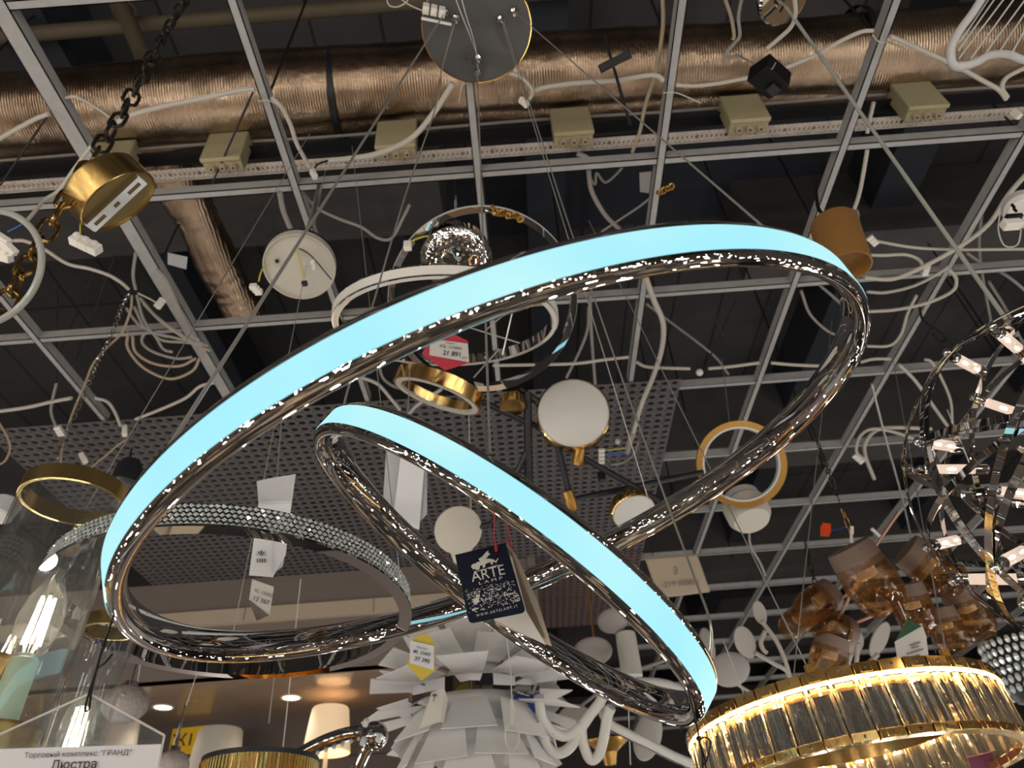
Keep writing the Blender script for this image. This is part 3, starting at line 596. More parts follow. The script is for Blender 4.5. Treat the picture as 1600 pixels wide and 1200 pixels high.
for a, b in (((1331, 822, 1.72), (1331, 848, 1.72)), ((1362, 826, 1.72), (1374, 838, 1.72))):
    MB().rod(P(*a), P(*b), .0045, 8).build('white_sleeve', 'whitepl', am)
def tchain(pts, par, m, nm='support_chain', L=.016, r=.0016, W=.0055):
    w = smooth(pts, 40); mb = MB(); last = w[0]; k = 0
    for p in w[1:]:
        if (p - last).length > L * 1.45:
            d = (p - last).normalized(); c = (p + last) / 2; s = basis(d)[k % 2]; q = []
            for i in range(14):
                t = 2 * pi * i / 14; q.append(c + s * (W * cos(t)) + d * ((L - W) * (1 if sin(t) > 0 else -1) * (abs(sin(t)) > 1e-6) + W * sin(t)))
            mb.tube(q, r, 6, closed=True); last = p; k += 1
    return mb.build(nm, m, par)
tchain([P(1332, 838, 1.72), P(1322, 812, 1.74), P(1312, 785, 1.76)], am, 'chaingold')
tchain([P(1312, 785, 1.76), P(1290, 725, 1.84), H(1266, 660, 1.93)], am, 'chainblack')
tchain([P(1285, 950, 1.95), P(1268, 890, 2.05), P(1256, 840, 2.12)], am, 'chainblack')
o = MB(); R = basis(V((.2, .1, 1)))
for k in range(3): o.box(P(1290, 823 + 5 * k, 1.76), (.022, .02, .0065), R)
wn = T('orange_connector', 'bright orange wire connector with dark blue leads above the amber glass lamp', 'connector', P(1292, 828, 1.76)); o.build('connector_body', 'orange', wn)
MB().tube(smooth([P(1296, 829, 1.76), P(1312, 827, 1.75), P(1325, 822, 1.74), P(1334, 826, 1.73)], 5), .0028, 6).build('wire_lead', 'bluepl', wn)
# ------------------------------------------------------------------ white leaf lamp (spoon shaped petals on stems)
lc = P(1240, 1060, 2.3)
lf = T('leaf_lamp', 'white branch lamp with spoon shaped discs rising behind the gold crystal ring', 'lamp', lc)
def spoon(c, a, b, ang, par, d, th=.006, m='leafwhite', nm='petal_disc', tip=0):
    X_, Y_ = CX * cos(ang) + CY * sin(ang), -CX * sin(ang) + CY * cos(ang); X_ = (X_ + FW * .25).normalized()
    poly = []
    for i in range(28):
        t = 2 * pi * i / 28; k = 1 - tip * max(0, -sin(t)) ** 2 * .45; poly.append(c + X_ * (a * cos(t) * k) + Y_ * (b * sin(t)))
    MB().slab(poly, th).build(nm, m, par, angle=50, bevel=th * .3)
sp2 = 2.3 / FPX
for (px, py, a, b, ang) in ((1165, 1004, 17, 27, .45), (1188, 958, 11, 20, .35), (1334, 1006, 19, 21, -.3), (1375, 1000, 15, 30, -.4), (1331, 1005, 16, 18, -.3), (1318, 996, 12, 24, .3)):
    spoon(P(px, py, 2.3), a * sp2, b * sp2, ang, lf, 2.3, tip=.6)
for pts in (((1180, 1020), (1208, 1036), (1232, 1052), (1236, 1090)), ((1190, 970), (1215, 1005), (1232, 1050), (1238, 1095)), ((1196, 985), (1189, 1002), (1192, 1014), (1198, 1020)), ((1330, 1022), (1322, 1045), (1310, 1075)), ((1372, 1022), (1350, 1045), (1335, 1075)), ((1340, 1005), (1338, 1040))):
    MB().tube(smooth([P(x, y, 2.3) for x, y in pts], 5), .0075, 8).build('stem', 'leafwhite', lf)
# pale hexagonal price card with green corner
gd = 1.5
gt = T('price_card', 'pale hanging price card with dark green corner just above the gold crystal ring', 'price card', P(1418, 1005, gd))
MB().slab([P(1398, 1003, gd), P(1440, 974, gd), P(1447, 993, gd), P(1455, 1060, gd), P(1408, 1062, gd)], .0015).build('card', 'greywhite', gt)
MB().slab([P(1399, 1002, gd - .003), P(1417, 968, gd - .003), P(1441, 978, gd - .003)], .0012).build('green_corner', 'green', gt)
for k, (y, wq) in enumerate(((1005, 16), (1010, 12), (1017, 26), (1024, 14))):
    MB().slab([P(1430 - wq / 2, y + wq * .16, gd - .003), P(1430 + wq / 2, y - wq * .16, gd - .003), P(1430 + wq / 2, y + 2.4 - wq * .16, gd - .003), P(1430 - wq / 2, y + 2.4 + wq * .16, gd - .003)], .0004).build('printed_line', 'fascia', gt)
MB().rod(P(1417, 970, gd), P(1404, 940, gd), .0012, 6).build('hanging_thread', 'cable', gt)
# purple card under the crystal ring
tag(MB().slab([P(1512, 1184, 1.35), P(1562, 1172, 1.35), P(1580, 1230, 1.35), P(1530, 1235, 1.35)], .002).build('hanging_card', 'purple'), 'dark purple card hanging under the right end of the gold crystal ring', 'card')
# sign with the digit three
sd_ = 3.2
sq = [P(1008, 873, sd_), P(1090, 866, sd_), P(1111, 926, sd_), P(1030, 936, sd_)]
s3 = T('department_sign', 'beige rounded sign board with a dark digit three hanging among ceiling bars', 'sign', P(1060, 900, sd_))
MB().slab(sq, .02).build('sign_board', 'tan', s3, bevel=.012, seg=3)
text('3', P(1056, 897, sd_ - .004), sq[1] - sq[0], sq[0] - sq[3], .052, 'fascia', s3, off=.004)
text('-219 0000м', P(1063, 915, sd_ - .004), sq[1] - sq[0], sq[0] - sq[3], .036, 'fascia', s3, off=.004, bold=.01)
for x in (1020, 1086): MB().rod(P(x, 868, sd_ + .01), P(x - 12 if x < 1050 else x - 20, 800, sd_ + .12), .002, 6).build('hanging_thread', 'blackmetal', s3)

# dark crystal lamp cut off by the right edge
kc2 = P(1596, 1040, 1.9); t = T('beaded_lamp', 'dark drum lamp hung with glassy beads, cut off by the right edge', 'lamp', kc2)
MB().lathe(kc2, V((0, 0, 1)), [(0, .07), (.07, .065), (.075, .05), (.07, -.05), (.05, -.09), (0, -.1)], 32).build('drum_body', 'blackmetal', t)
mb = MB()
for i in range(26):
    for j in range(6):
        a = 2 * pi * (i + .5 * (j % 2)) / 26; mb.ball(kc2 + V((.078 * cos(a), .078 * sin(a), .055 - .024 * j)), .0075, 6, sq=(1, 1, 1.5))
mb.build('bead_facing', 'gem', t, smooth_=False)
# ------------------------------------------------------------------ black and gold chain with the round brass canopy
cp = H(290, 2, 1.94); ax_x, ax_y = cp.x, cp.y
def ch_pt(px, py):                                                  # points of the plumb line the chain hangs on
    r = ray(px, py); t = (r.x * (cp - CAM).x + r.y * (cp - CAM).y) / (r.x ** 2 + r.y ** 2); return CAM + r * t
zt, zb = cp.z, ch_pt(-12, 522).z
chn = T('hanging_chain', 'long dark chain of oval links hanging plumb past the round brass canopy', 'chain', cp)
def link(c, ax, side, L, W, r, mb):
    pts = []
    for i in range(20):
        t = 2 * pi * i / 20; x = W * cos(t); y = (L - W) * (1 if sin(t) > 0 else -1) * (abs(sin(t)) > 1e-6) + W * sin(t)
        pts.append(c + side * x + ax * y)
    mb.tube(pts, r, 7, closed=True)
z = zt; k = 0; dk, gl = MB(), MB(); LL = .0262
zbr = ch_pt(140, 235).z
while z > zb:
    c = V((ax_x + .006 * sin(z * 7), ax_y, z)); a = .5 + .3 * sin(k * 1.3)
    s = V((cos(a), sin(a), .05)) if k % 2 else V((-sin(a), cos(a), .05))
    if z > zt - .30: link(c, V((0, 0, 1)), s.normalized(), LL * .8, .009, .0035, dk)
    else: link(c, V((.03 * sin(k), 0, 1)).normalized(), s.normalized(), LL, .0135, .0036, dk if z > zbr else gl)
    z -= LL * 2 - .0075; k += 1
dk.build('upper_links', 'chainblack', chn); gl.build('lower_links', 'chaingold', chn)
MB().tube(smooth([cp + V((.01, 0, 0)), H(262, 50, 1.85), H(232, 95, 1.72)], 5), .0035, 6).build('wrapped_cord', 'black', chn)
# brass canopy
bd = proj(ch_pt(168, 262))[2] - .03
c0 = P(187, 316, bd)
tcm = (CAM - c0).normalized(); im = CX * .69 - CY * .72; im = (im - tcm * im.dot(tcm)).normalized(); bn = (im * .885 + tcm * .465).normalized()
bc = T('brass_canopy', 'round brass ceiling canopy with steel bracket lying tilted on the dark chain', 'lamp canopy', c0)
rb = 64 * bd / FPX
MB().lathe(c0, bn, [(0, -.056), (rb * .9, -.056), (rb * .98, -.051), (rb, -.044), (rb, -.002), (rb * .985, 0), (rb * .96, 0), (rb * .95, -.005), (0, -.005)], 64).build('canopy_shell', 'brass', bc, angle=30)
MB().lathe(c0, bn, [(0, -.0046), (rb * .948, -.0046)], 48).build('inner_face', 'brassmatte', bc)
def onp(px, py, o):
    r = ray(px, py); q0 = c0 + bn * o; return CAM + r * ((q0 - CAM).dot(bn) / r.dot(bn))
e0, e1 = onp(141, 354, .006), onp(222, 279, .006); axb = (e1 - e0).normalized(); nb = bn * .35 + tcm * .8; nb = (nb - axb * nb.dot(axb)).normalized(); R = (axb, nb.cross(axb).normalized(), nb)
mb = MB(); cb = (e0 + e1) / 2 + nb * .010; Lb = (e1 - e0).length
# bracket bar with two slots and a hole left open
wq = .019
def bar_piece(t0, t1, s0, s1): mb.box(cb + axb * ((t0 + t1) / 2 * Lb) + R[1] * ((s0 + s1) / 2 * wq), ((t1 - t0) * Lb, (s1 - s0) * wq, .0018), R)
bar_piece(-.5, .5, -.5, -.18); bar_piece(-.5, .5, .18, .5); bar_piece(-.5, -.42, -.18, .18); bar_piece(-.22, -.05, -.18, .18); bar_piece(.05, .22, -.18, .18); bar_piece(.44, .5, -.18, .18)
mb.box(cb - axb * (Lb / 2) - bn * .004, (.0018, wq, .009), R); mb.box(cb + axb * (Lb / 2) - bn * .004, (.0018, wq, .009), R)
mb.build('bracket', 'satin', bc)
MB().lathe(P(166, 303, bd - .005), bn, [(0, -.012), (.006, -.012), (.006, .004), (0, .006)], 12).build('bracket_screw', 'steel', bc)
MB().tube(smooth([P(136, 338, bd - .012), P(127, 346, bd - .016), P(125, 366, bd - .016)], 5), .0015, 6).build('earth_lead', 'yellowgreen', bc)
tb = P(134, 382, bd - .016); R = basis(V((.4, .2, 1)), CX * .95 - CY * .4)
mb = MB(); s = 50 * bd / FPX / 3.2
for k in range(3):
    mb.box(tb + R[0] * (s * (k - 1)), (s * .97, s * .9, s * 1.1), R); mb.box(tb + R[0] * (s * (k - 1)) + (CY) * s * .5, (s * .5, s * .5, s * .5), R)
mb.build('terminal_block', 'conn', bc, bevel=.0012)
# clear cable loop and connector at the left edge
lo = P(-28, 418, 1.05); ru = 94 * 1.05 / FPX
tag(MB().tube([lo + CX * (ru * cos(t) * .98) + CY * (ru * sin(t)) + FW * (.02 * sin(t)) for t in [(-1.35 + 2.95 * i / 40) for i in range(41)]], .0052, 10).build('clear_cable', 'clearpvc'), 'thick clear sheathed cable curving round in a loop at the left edge', 'cable')
cw = T('wire_connector', 'cluster of white wire connectors hanging inside the clear cable loop', 'connector', P(8, 382, 1.1))
for (x, y, a) in ((4, 374, .6), (14, 388, .9), (2, 394, .3), (6, 402, .2)):
    R = basis(V((.3, .5, 1)), CX * cos(a) - CY * sin(a)); MB().box(P(x, y, 1.1), (.026, .012, .012), R).build('connector_block', 'conn', cw, bevel=.001)
MB().tube(smooth([P(12, 362, 1.1), P(24, 356, 1.1), P(34, 350, 1.1), P(38, 340, 1.09)], 5), .0012, 6).build('blue_lead', 'blue', cw)
# ------------------------------------------------------------------ glass cylinder candle lamps
def candle(name, label, px, py, dep, rpx, dz, parts=True, cat='lamp', fil=True):
    c = P(px, py, dep); r = rpx * dep / FPX; L = .62
    t = T(name, label, cat, c)
    up = V((0, 0, 1))
    MB().lathe(c, up, [(r, 0), (r, -L), (r - .0028, -L), (r - .0028, 0)], 64, loop=True).build('glass_cylinder', 'glass', t)
    MB().lathe(c, up, [(r + .0012, -.004), (r + .0015, .019), (r - .004, .019), (r - .0042, -.004)], 64, loop=True).build('brass_rim', 'brass', t)
    return t, c, r
t, c, r = candle('candle_lamp', 'large clear glass cylinder lamp with brass rim and lit candle bulb at the left edge', 115, 782, 1.0, 74, 0)
up = V((0, 0, 1))
def vert(px, py, x, y):
    r_ = ray(px, py); k = (r_.x * x + r_.y * y) / (x * x + y * y) if 0 else y / r_.y; return (CAM + r_ * k).z
bx, by = c.x + .022, c.y - .004
zb_ = vert(105, 890, bx, by); zs = vert(35, 1030, bx, by)
bo = V((bx, by, zs)); Hb = zb_ - zs
bl = MB().lathe(bo, up, [(0, 0), (.012, .0), (.019, .012), (.0255, .035), (.026, .052), (.022, .075), (.013, .10), (.005, .118), (.001, Hb + .002), (0, Hb + .002)], 32).build('candle_bulb', 'bulbglass', t)
mb = MB()
for k in range(5):
    a = 2 * pi * k / 5 + .3; mb.rod(bo + V((.010 * cos(a), .010 * sin(a), .016)), bo + V((.0075 * cos(a + .2), .0075 * sin(a + .2), .078)), .0019, 8)
mb.build('led_filament', 'filament', bl)
MB().lathe(bo, up, [(0, -.012), (.0135, -.012), (.0135, .004), (0, .004)], 24).build('bulb_cap', 'steel', bl)
MB().lathe(bo, up, [(.0165, -.085), (.0165, -.002), (.0145, .0), (0, .0)], 28).build('candle_sleeve', 'sleeve', t)
MB().lathe(bo, up, [(0, -.16), (.045, -.16), (.045, -.082), (.042, -.078), (.0165, -.076), (0, -.076)], 40).build('brass_base', 'brass', t)
t2, c2_, r2 = candle('candle_lamp', 'narrower clear glass cylinder lamp standing behind the black tie and price holder', 172, 984, 1.22, 38, 0)
bo = V((c2_.x - .004, c2_.y, vert(108, 1190, c2_.x, c2_.y)))
bl = MB().lathe(bo, up, [(0, 0), (.012, .0), (.019, .012), (.0255, .035), (.026, .052), (.022, .075), (.013, .10), (.003, .125), (0, .126)], 28).build('candle_bulb', 'bulbglass', t2)
mb = MB()
for k in range(4):
    a = 2 * pi * k / 4 + .3; mb.rod(bo + V((.010 * cos(a), .010 * sin(a), .012)), bo + V((.008 * cos(a + .2), .008 * sin(a + .2), .08)), .0019, 8)
mb.build('led_filament', 'filament', bl)
# brass lamp body at the very edge
eb = P(-8, 1065, .86)
t = T('brass_lamp', 'dark brass cup shaped lamp body cut off by the left edge', 'lamp', eb)
MB().lathe(eb, V((.25, 0, 1)), [(0, .032), (.018, .031), (.026, .024), (.028, .0), (.028, -.04), (.02, -.05), (0, -.05)], 36).build('brass_cup', 'brass', t)
# small white round lamp at left edge
wl = P(8, 792, 1.6); t = T('round_lamp', 'small flat white round lamp hanging at the left edge under the perforated panel', 'lamp', wl)
MB().lathe(wl, V((-.1, -.25, -1)), [(0, .03), (.026, .03), (.030, .026), (.030, -.012), (.022, -.02), (0, -.02)], 36).build('lamp_body', 'whitemetal', t)
# ------------------------------------------------------------------ ring set with rows of small crystals
QC, QN, QR = rel(-.5078, 1.1484, .5143), V((-.0012, .0377, 1)).normalized(), .3
qr = T('crystal_ring', 'horizontal chrome ring lamp faced with rows of small clear crystals, behind the cylinder', 'lamp ring', QC)
u, v, n = basis(QN)
MB().lathe(QC, n, [(QR - .004, .001), (QR - .004, -.037), (QR + .004, -.037), (QR + .004, -.041), (QR - .018, -.041), (QR - .018, -.036), (QR - .012, -.036), (QR - .012, .001)], 160, loop=True).build('chrome_ring', 'chrome', qr)
mb = MB(); rows, per = 5, 210
for j in range(rows):
    for i in range(per):
        a = 2 * pi * (i + .5 * (j % 2)) / per; zc = -.0035 - .0072 * j; dd = u * cos(a) + v * sin(a); tn = -u * sin(a) + v * cos(a)
        c = QC + dd * (QR - .003) + n * zc; jt = random.uniform(.6, 1)
        vs = [c + tn * .0044, c + n * .0037, c - tn * .0044, c - n * .0037, c + dd * (.0048 * jt) + tn * random.uniform(-.0015, .0015) + n * random.uniform(-.0012, .0012)]
        mb.add(vs, [(0, 1, 4), (1, 2, 4), (2, 3, 4), (3, 0, 4)])
mb.build('crystal_facing', 'gem', qr, smooth_=False)
for a_ in (.4, 2.5, 4.6):
    p = QC + (u * cos(a_) + v * sin(a_)) * (QR - .008); MB().rod(p, V((QC.x + (p.x - QC.x) * .25, QC.y + (p.y - QC.y) * .25, CAM.z + 1.93)), .0010, 6).build('suspension_cable', 'wire', qr)
# ------------------------------------------------------------------ lamps standing in the niche
def niche_lamp(px, py, wpx, hpx, m, label, yy=UY + .42):
    c = Y(px, py, yy); z = proj(c)[2]; r1 = wpx / 2 * z / FPX; h = hpx * z / FPX * 1.0
    t = T('table_lamp', label, 'table lamp', V((c.x, c.y, CAM.z + .57)), 'table lamps in the niche')
    MB().lathe(c, V((0, 0, 1)), [(r1 * .80, 0), (r1 * .86, -.012), (r1 * 1.08, -h), (r1 * 1.06, -h), (r1 * .84, -.013), (r1 * .78, -.002)], 40, loop=True).build('lamp_shade', m, t)
    MB().lathe(V((c.x, c.y, CAM.z + .57)), V((0, 0, 1)), [(0, 0), (.07, 0), (.07, .012), (.02, .03), (.018, .16), (.035, .22), (.014, .27), (.012, c.z - CAM.z - .57 - h * .5), (0, c.z - CAM.z - .57 - h * .5)], 24).build('lamp_base', 'cream', t)
    return t, c, r1, h
niche_lamp(517, 1106, 66, 64, 'litshade', 'glowing cream table lamp under the right downlight in the niche')
niche_lamp(346, 1140, 76, 80, 'cream', 'unlit white table lamp in front of the yellow aisle sign')
niche_lamp(196, 1126, 52, 70, 'pinkshade', 'pale pink table lamp shade seen through the clear price holder')
# crystal balls lamps
def ballc(px, py, rpx, dep, label):
    c = P(px, py, dep); R_ = rpx * dep / FPX; t = T('glass_ball_lamp', label, 'lamp', c)
    m = M['ballglass']; MB().ball(c, R_, 40, sq=(1, 1, .82)).build('glass_ball', m, t)
    MB().lathe(c + V((0, 0, R_ * .78)), V((0, 0, 1)), [(0, 0), (R_ * .3, 0), (R_ * .3, .012), (.003, .016), (.003, .12), (0, .12)], 20).build('ball_cap', 'chrome', t)
M['ballglass'] = mat('crackled_glass', (.66, .58, .55), .08, trans=.55, spec=.7, bump=(60, .9))
ballc(196, 1100, 34, 2.0, 'greyish crackled glass ball lamp behind the narrow glass cylinder')
ballc(268, 1196, 26, 1.9, 'small crackled glass ball beneath the yellow aisle sign')
# gold drum lamp at the bottom
gd_ = P(408, 1190, 1.5); t = T('gold_drum_lamp', 'ribbed gold drum lamp whose rim shows at the bottom edge', 'lamp', gd_)
prof = [(.118, 0), (.121, 0), (.121, -.2), (.118, -.2)]
MB().lathe(gd_, V((0, 0, 1)), prof, 80, loop=True).build('gold_drum', 'gold', t)
mb = MB()
for i in range(90):
    a = 2 * pi * i / 90; mb.rod(gd_ + V((.122 * cos(a), .122 * sin(a), -.006)), gd_ + V((.122 * cos(a), .122 * sin(a), -.2)), .0022, 6)
mb.build('gold_rib', 'gold', t)
MB().lathe(gd_, V((0, 0, 1)), [(.1225, .004), (.1225, -.006), (.116, -.006), (.116, .004)], 80, loop=True).build('dark_rim', 'blackmetal', t)
# chrome arm lamp with beaded end
jd = 1.7; t = T('chrome_arm_lamp', 'chrome arm lamp with crystal set arms meeting in a round knuckle', 'lamp', P(585, 1145, jd))
MB().tube(smooth([P(470, 1178, jd), P(510, 1158, jd), P(550, 1146, jd), P(585, 1146, jd)], 6), .017, 14).build('chrome_arm', 'darkchrome', t)
MB().tube(smooth([P(585, 1150, jd), P(572, 1172, jd), P(552, 1215, jd)], 6), .015, 14).build('chrome_arm', 'chrome', t)
MB().ball(P(585, 1150, jd), .034, 24).build('knuckle', 'darkchrome', t)
mb = MB()
for i in range(9):
    a, b = P(470 + 13 * i, 1186 - 4.6 * i, jd - .015), 0
    mb.ball(a, .0055, 6)
mb.build('crystal_bead', 'gem', t, smooth_=False)
for x, y in ((570, 1134), (591, 1158), (566, 1163)): MB().lathe(P(x, y, jd - .03), V((.4, -.6, .7)), [(0, 0), (.007, 0), (.007, .016), (0, .02)], 10).build('knuckle_stud', 'opal', t)
# ------------------------------------------------------------------ chrome lamp of two crossing rings
rc = P(715, 400, 1.8)
rl_ = T('hoop_chandelier', 'unlit chrome lamp of two crossing white faced rings behind the large glowing ring', 'chandelier', rc)
def hoop(par, C, n, R, w, t, ma, mb_, seg=110):
    o = MB().lathe(C, n, [(R, -w / 2), (R + t, -w / 2), (R + t, w / 2), (R, w / 2)], seg, loop=True).build('ring_body', ma, par, angle=30)
    MB().lathe(C, n, [(R + t - .001, -w * .36), (R + t + .0015, -w * .36), (R + t + .0015, w * .36), (R + t - .001, w * .36)], seg, loop=True).build('white_face', mb_, o, angle=30)
    MB().lathe(C, n, [(R + t * .2, -w / 2 - .0015), (R + t * .8, -w / 2 - .0015), (R + t * .8, -w / 2 + .001), (R + t * .2, -w / 2 + .001)], seg, loop=True).build('lower_face', mb_, o, angle=30)
    return o
C1 = P(755, 472, 1.86); vd = (CAM - C1).normalized()
hoop(rl_, C1, (vd * .97 - CY * .25), 137 * 1.86 / FPX, .032, .016, 'chrome', 'whitepl')
C2 = P(698, 504, 1.8); hoop(rl_, C2, (-vd * .33 + CY * .94 - CX * .02), 164 * 1.8 / FPX, .030, .016, 'chrome', 'whitepl')
dn = P(713, 404, 1.8)
MB().lathe(dn, V((0, -.18, -1)), [(.080, -.05), (.086, -.045), (.086, -.004), (.094, 0), (.092, .004), (.066, .024), (.034, .034), (0, .038)], 48).build('canopy', 'chrome', rl_, angle=28)
MB().rod(dn + V((0, 0, .04)), H(711, 262, 2.2), .006, 10).build('hanging_rod', 'darkchrome', rl_)
for x in (-.05, -.02, .02, .05): MB().tube(smooth([dn + V((x, .0, .045)), dn + V((x * 1.2, .0, .07)), dn + V((x * 1.3 + .012, 0, .045))], 5), .003, 6).build('hook', 'chrome', rl_)
MB().tube(smooth([P(643, 377, 1.75), P(655, 372, 1.75), P(672, 370, 1.76), P(678, 390, 1.77)], 5), .0022, 6).build('earth_lead', 'yellowgreen', rl_)
MB().box(P(637, 384, 1.75), (.02, .016, .026)).build('connector', 'conn', rl_, bevel=.002)
for a, b in (((728, 510), (812, 536)), ((800, 490), (785, 555)), ((740, 590), (780, 545)), ((760, 515), (812, 470))): MB().rod(P(*a, 1.84), P(*b, 1.84), .0022, 6).build('cross_wire', 'wire', rl_)
# red price card
rd_ = 1.7
rt = T('price_card', 'red hexagonal price card with white printed slip below the large glowing ring', 'price card', P(700, 552, rd_))
MB().slab([P(672, 529, rd_), P(706, 520, rd_), P(731, 533, rd_), P(733, 567, rd_), P(695, 579, rd_), P(659, 553, rd_)], .002).build('red_card', 'red', rt)
q = [P(672, 529, rd_ - .004), P(731, 537, rd_ - .004), P(733, 566, rd_ - .004), P(671, 555, rd_ - .004)]
sl = MB().slab(q, .0008).build('white_slip', 'greywhite', rt)
text('RGL 1310003', P(704, 544.5, rd_ - .006), q[1] - q[0], q[0] - q[3], .0098, 'ink', sl)
text('21 891', P(706, 556, rd_ - .006), q[1] - q[0], q[0] - q[3], .0165, 'ink', sl, bold=.012)
text('руб.', P(726, 560.5, rd_ - .006), q[1] - q[0], q[0] - q[3], .0075, 'ink', sl)
text('Италия', P(703, 537.5, rd_ - .006), q[1] - q[0], q[0] - q[3], .0062, 'ink', sl)
# ------------------------------------------------------------------ black and gold stick chandelier with round discs
mD = 2.0; S = mD / FPX
mo = T('stick_chandelier', 'black stick chandelier with gold joints, white disc lamps and gold rings', 'chandelier', P(860, 700, mD))
def disc(c, n, R, t, par, m='opal', rim='gold'):
    o = MB().lathe(c, n, [(0, -t), (R * .96, -t), (R, -t * .8), (R, 0), (R * .965, .004), (R * .965, -.003), (0, -.003)], 64).build('disc_rim', rim, par, angle=30)
    MB().lathe(c, n, [(0, .0045), (R * .9, .004), (R * .962, .0)], 64).build('disc_face', m, o)
    return o
vd = (CAM - P(896, 647, mD)).normalized()
disc(P(896, 645, mD), vd * .93 + CY * .33 + CX * .03, 58 * S, .058, mo)
def rodp(a, b, da=0, db=0, r=.009): MB().rod(P(*a, mD + da), P(*b, mD + db), r, 10).build('black_rod', 'blackmetal', mo)
rodp((824, 612), (826, 755), .02, .02, .013); rodp((872, 698), (889, 768)); rodp((905, 712), (1030, 782)); rodp((898, 780), (1098, 738), 0, .15); rodp((735, 618), (826, 662), 0, .02); rodp((826, 660), (885, 690), .08, .08); rodp((770, 818), (655, 848), 0, .1); rodp((812, 608), (840, 628), .03, .03, .011); rodp((826, 700), (770, 818), .02, .0)
def knob(a, b, r=.0165): MB().lathe(P(*a, mD - .01), P(*b, mD - .01) - P(*a, mD - .01), [(0, 0), (r, .001), (r * 1.05, .012), (r * 1.05, (P(*b, mD) - P(*a, mD)).length - .012), (r * .9, (P(*b, mD) - P(*a, mD)).length), (0, (P(*b, mD) - P(*a, mD)).length)], 20).build('gold_joint', 'orangegold', mo)
knob((886, 766), (896, 796)); knob((906, 700), (902, 726))
c = P(686, 610, mD); rn = (-vd * .30 + CY * .9 + CX * .28)
o = MB().lathe(c, rn, [(68 * S, -.02), (72 * S, -.02), (72 * S, .02), (68 * S, .02)], 80, loop=True).build('gold_ring', 'gold', mo, angle=30)
MB().lathe(c, rn, [(59 * S, -.021), (68 * S, -.021), (68 * S, -.012), (59 * S, -.012)], 80, loop=True).build('white_underface', 'opal', o, angle=30)
MB().lathe(P(800, 630, mD), V((0, 0, -1)), [(0, -.015), (20 * S, -.015), (20 * S, .015), (0, .015)], 36).build('gold_drum', 'gold', mo, angle=30)
disc(P(990, 800, mD), V((.15, -.35, -1)), 36 * S, .03, mo)
wsh = P(716, 828, mD)
MB().lathe(wsh, V((.25, -.75, -.62)), [(0, -.004), (.065, -.004), (.070, 0), (.069, .006), (.05, .012), (0, .014)], 48).build('white_disc', 'cream', mo)
MB().tube([P(718, 850, mD + .03), P(722, 875, mD + .04)], [.035, .026], 18).build('lamp_neck', 'cream', mo)
# ------------------------------------------------------------------ single gold hoop and white bowl
hd = 2.7; Sh = hd / FPX
gh = T('hoop_pendant', 'plain gold hoop pendant with white inner face behind the rising chrome tube', 'pendant lamp', P(1157, 725, hd))
vd = (CAM - P(1157, 725, hd)).normalized()
o = MB().lathe(P(1157, 725, hd), vd + CX * .12, [(58 * Sh, -.03), (67 * Sh, -.03), (67 * Sh, .03), (58 * Sh, .03)], 90, loop=True).build('gold_hoop', 'orangegold', gh, angle=30)
MB().lathe(P(1157, 725, hd), vd + CX * .12, [(55 * Sh, -.026), (58.5 * Sh, -.026), (58.5 * Sh, .026), (55 * Sh, .026)], 90, loop=True).build('white_inner_face', 'whitepl', o, angle=30)
MB().rod(P(1140, 662, hd), H(1128, 560, 1.95), .0015, 6).build('suspension_cable', 'wire', gh)
wb = P(1163, 790, 2.8); t = T('ceiling_bowl', 'white round ceiling lamp bowl just under the plain gold hoop', 'ceiling lamp', wb)
R_ = 34 * 2.8 / FPX
MB().lathe(wb, V((.05, -.25, -1)), [(0, -.02), (R_ * .8, -.02), (R_, 0), (R_ * .98, .06), (R_ * .8, .085), (0, .088)], 48).build('bowl', 'cream', t)
MB().lathe(wb + V((0, 0, .02)), V((.05, -.25, -1)), [(0, 0), (R_ * .82, 0), (R_ * .82, -.025), (0, -.025)], 40).build('bowl_plate', 'greywhite', t)
MB().tube(smooth([P(1172, 818, 2.8), P(1172, 850, 2.85), P(1188, 880, 2.9), P(1196, 900, 2.9)], 5), .005, 8).build('bowl_cable', 'greycable', t)
# ------------------------------------------------------------------ amber cylinder spotlight
cD = 1.55; a, b = P(1303, 350, cD), P(1324, 418, cD - .07); ax = (b - a).normalized(); L = (b - a).length; r = 35 * cD / FPX
t = T('cylinder_spotlight', 'amber brown cylinder spotlight hanging beside the right end of the large ring', 'spotlight', a)
MB().lathe(a, ax, [(0, -.004), (r * .96, -.004), (r, 0), (r, L), (r * .93, L), (r * .9, L - .025), (0, L - .03)], 48).build('cylinder_body', 'amberpaint', t, angle=30)
MB().lathe(a, ax, [(0, L - .028), (r * .88, L - .027)], 40).build('cylinder_lens', 'amberpaint', t)
MB().tube(smooth([P(1292, 340, cD), P(1280, 328, cD + .02), P(1276, 310, cD + .04), P(1275, 285, cD + .1)], 5), .004, 8).build('black_lead', 'black', t)
MB().tube(smooth([P(1330, 345, cD), P(1340, 345, cD), P(1340, 330, cD + .02), P(1330, 328, cD + .04)], 5), .0025, 6).build('cable_loop', 'greycable', t)
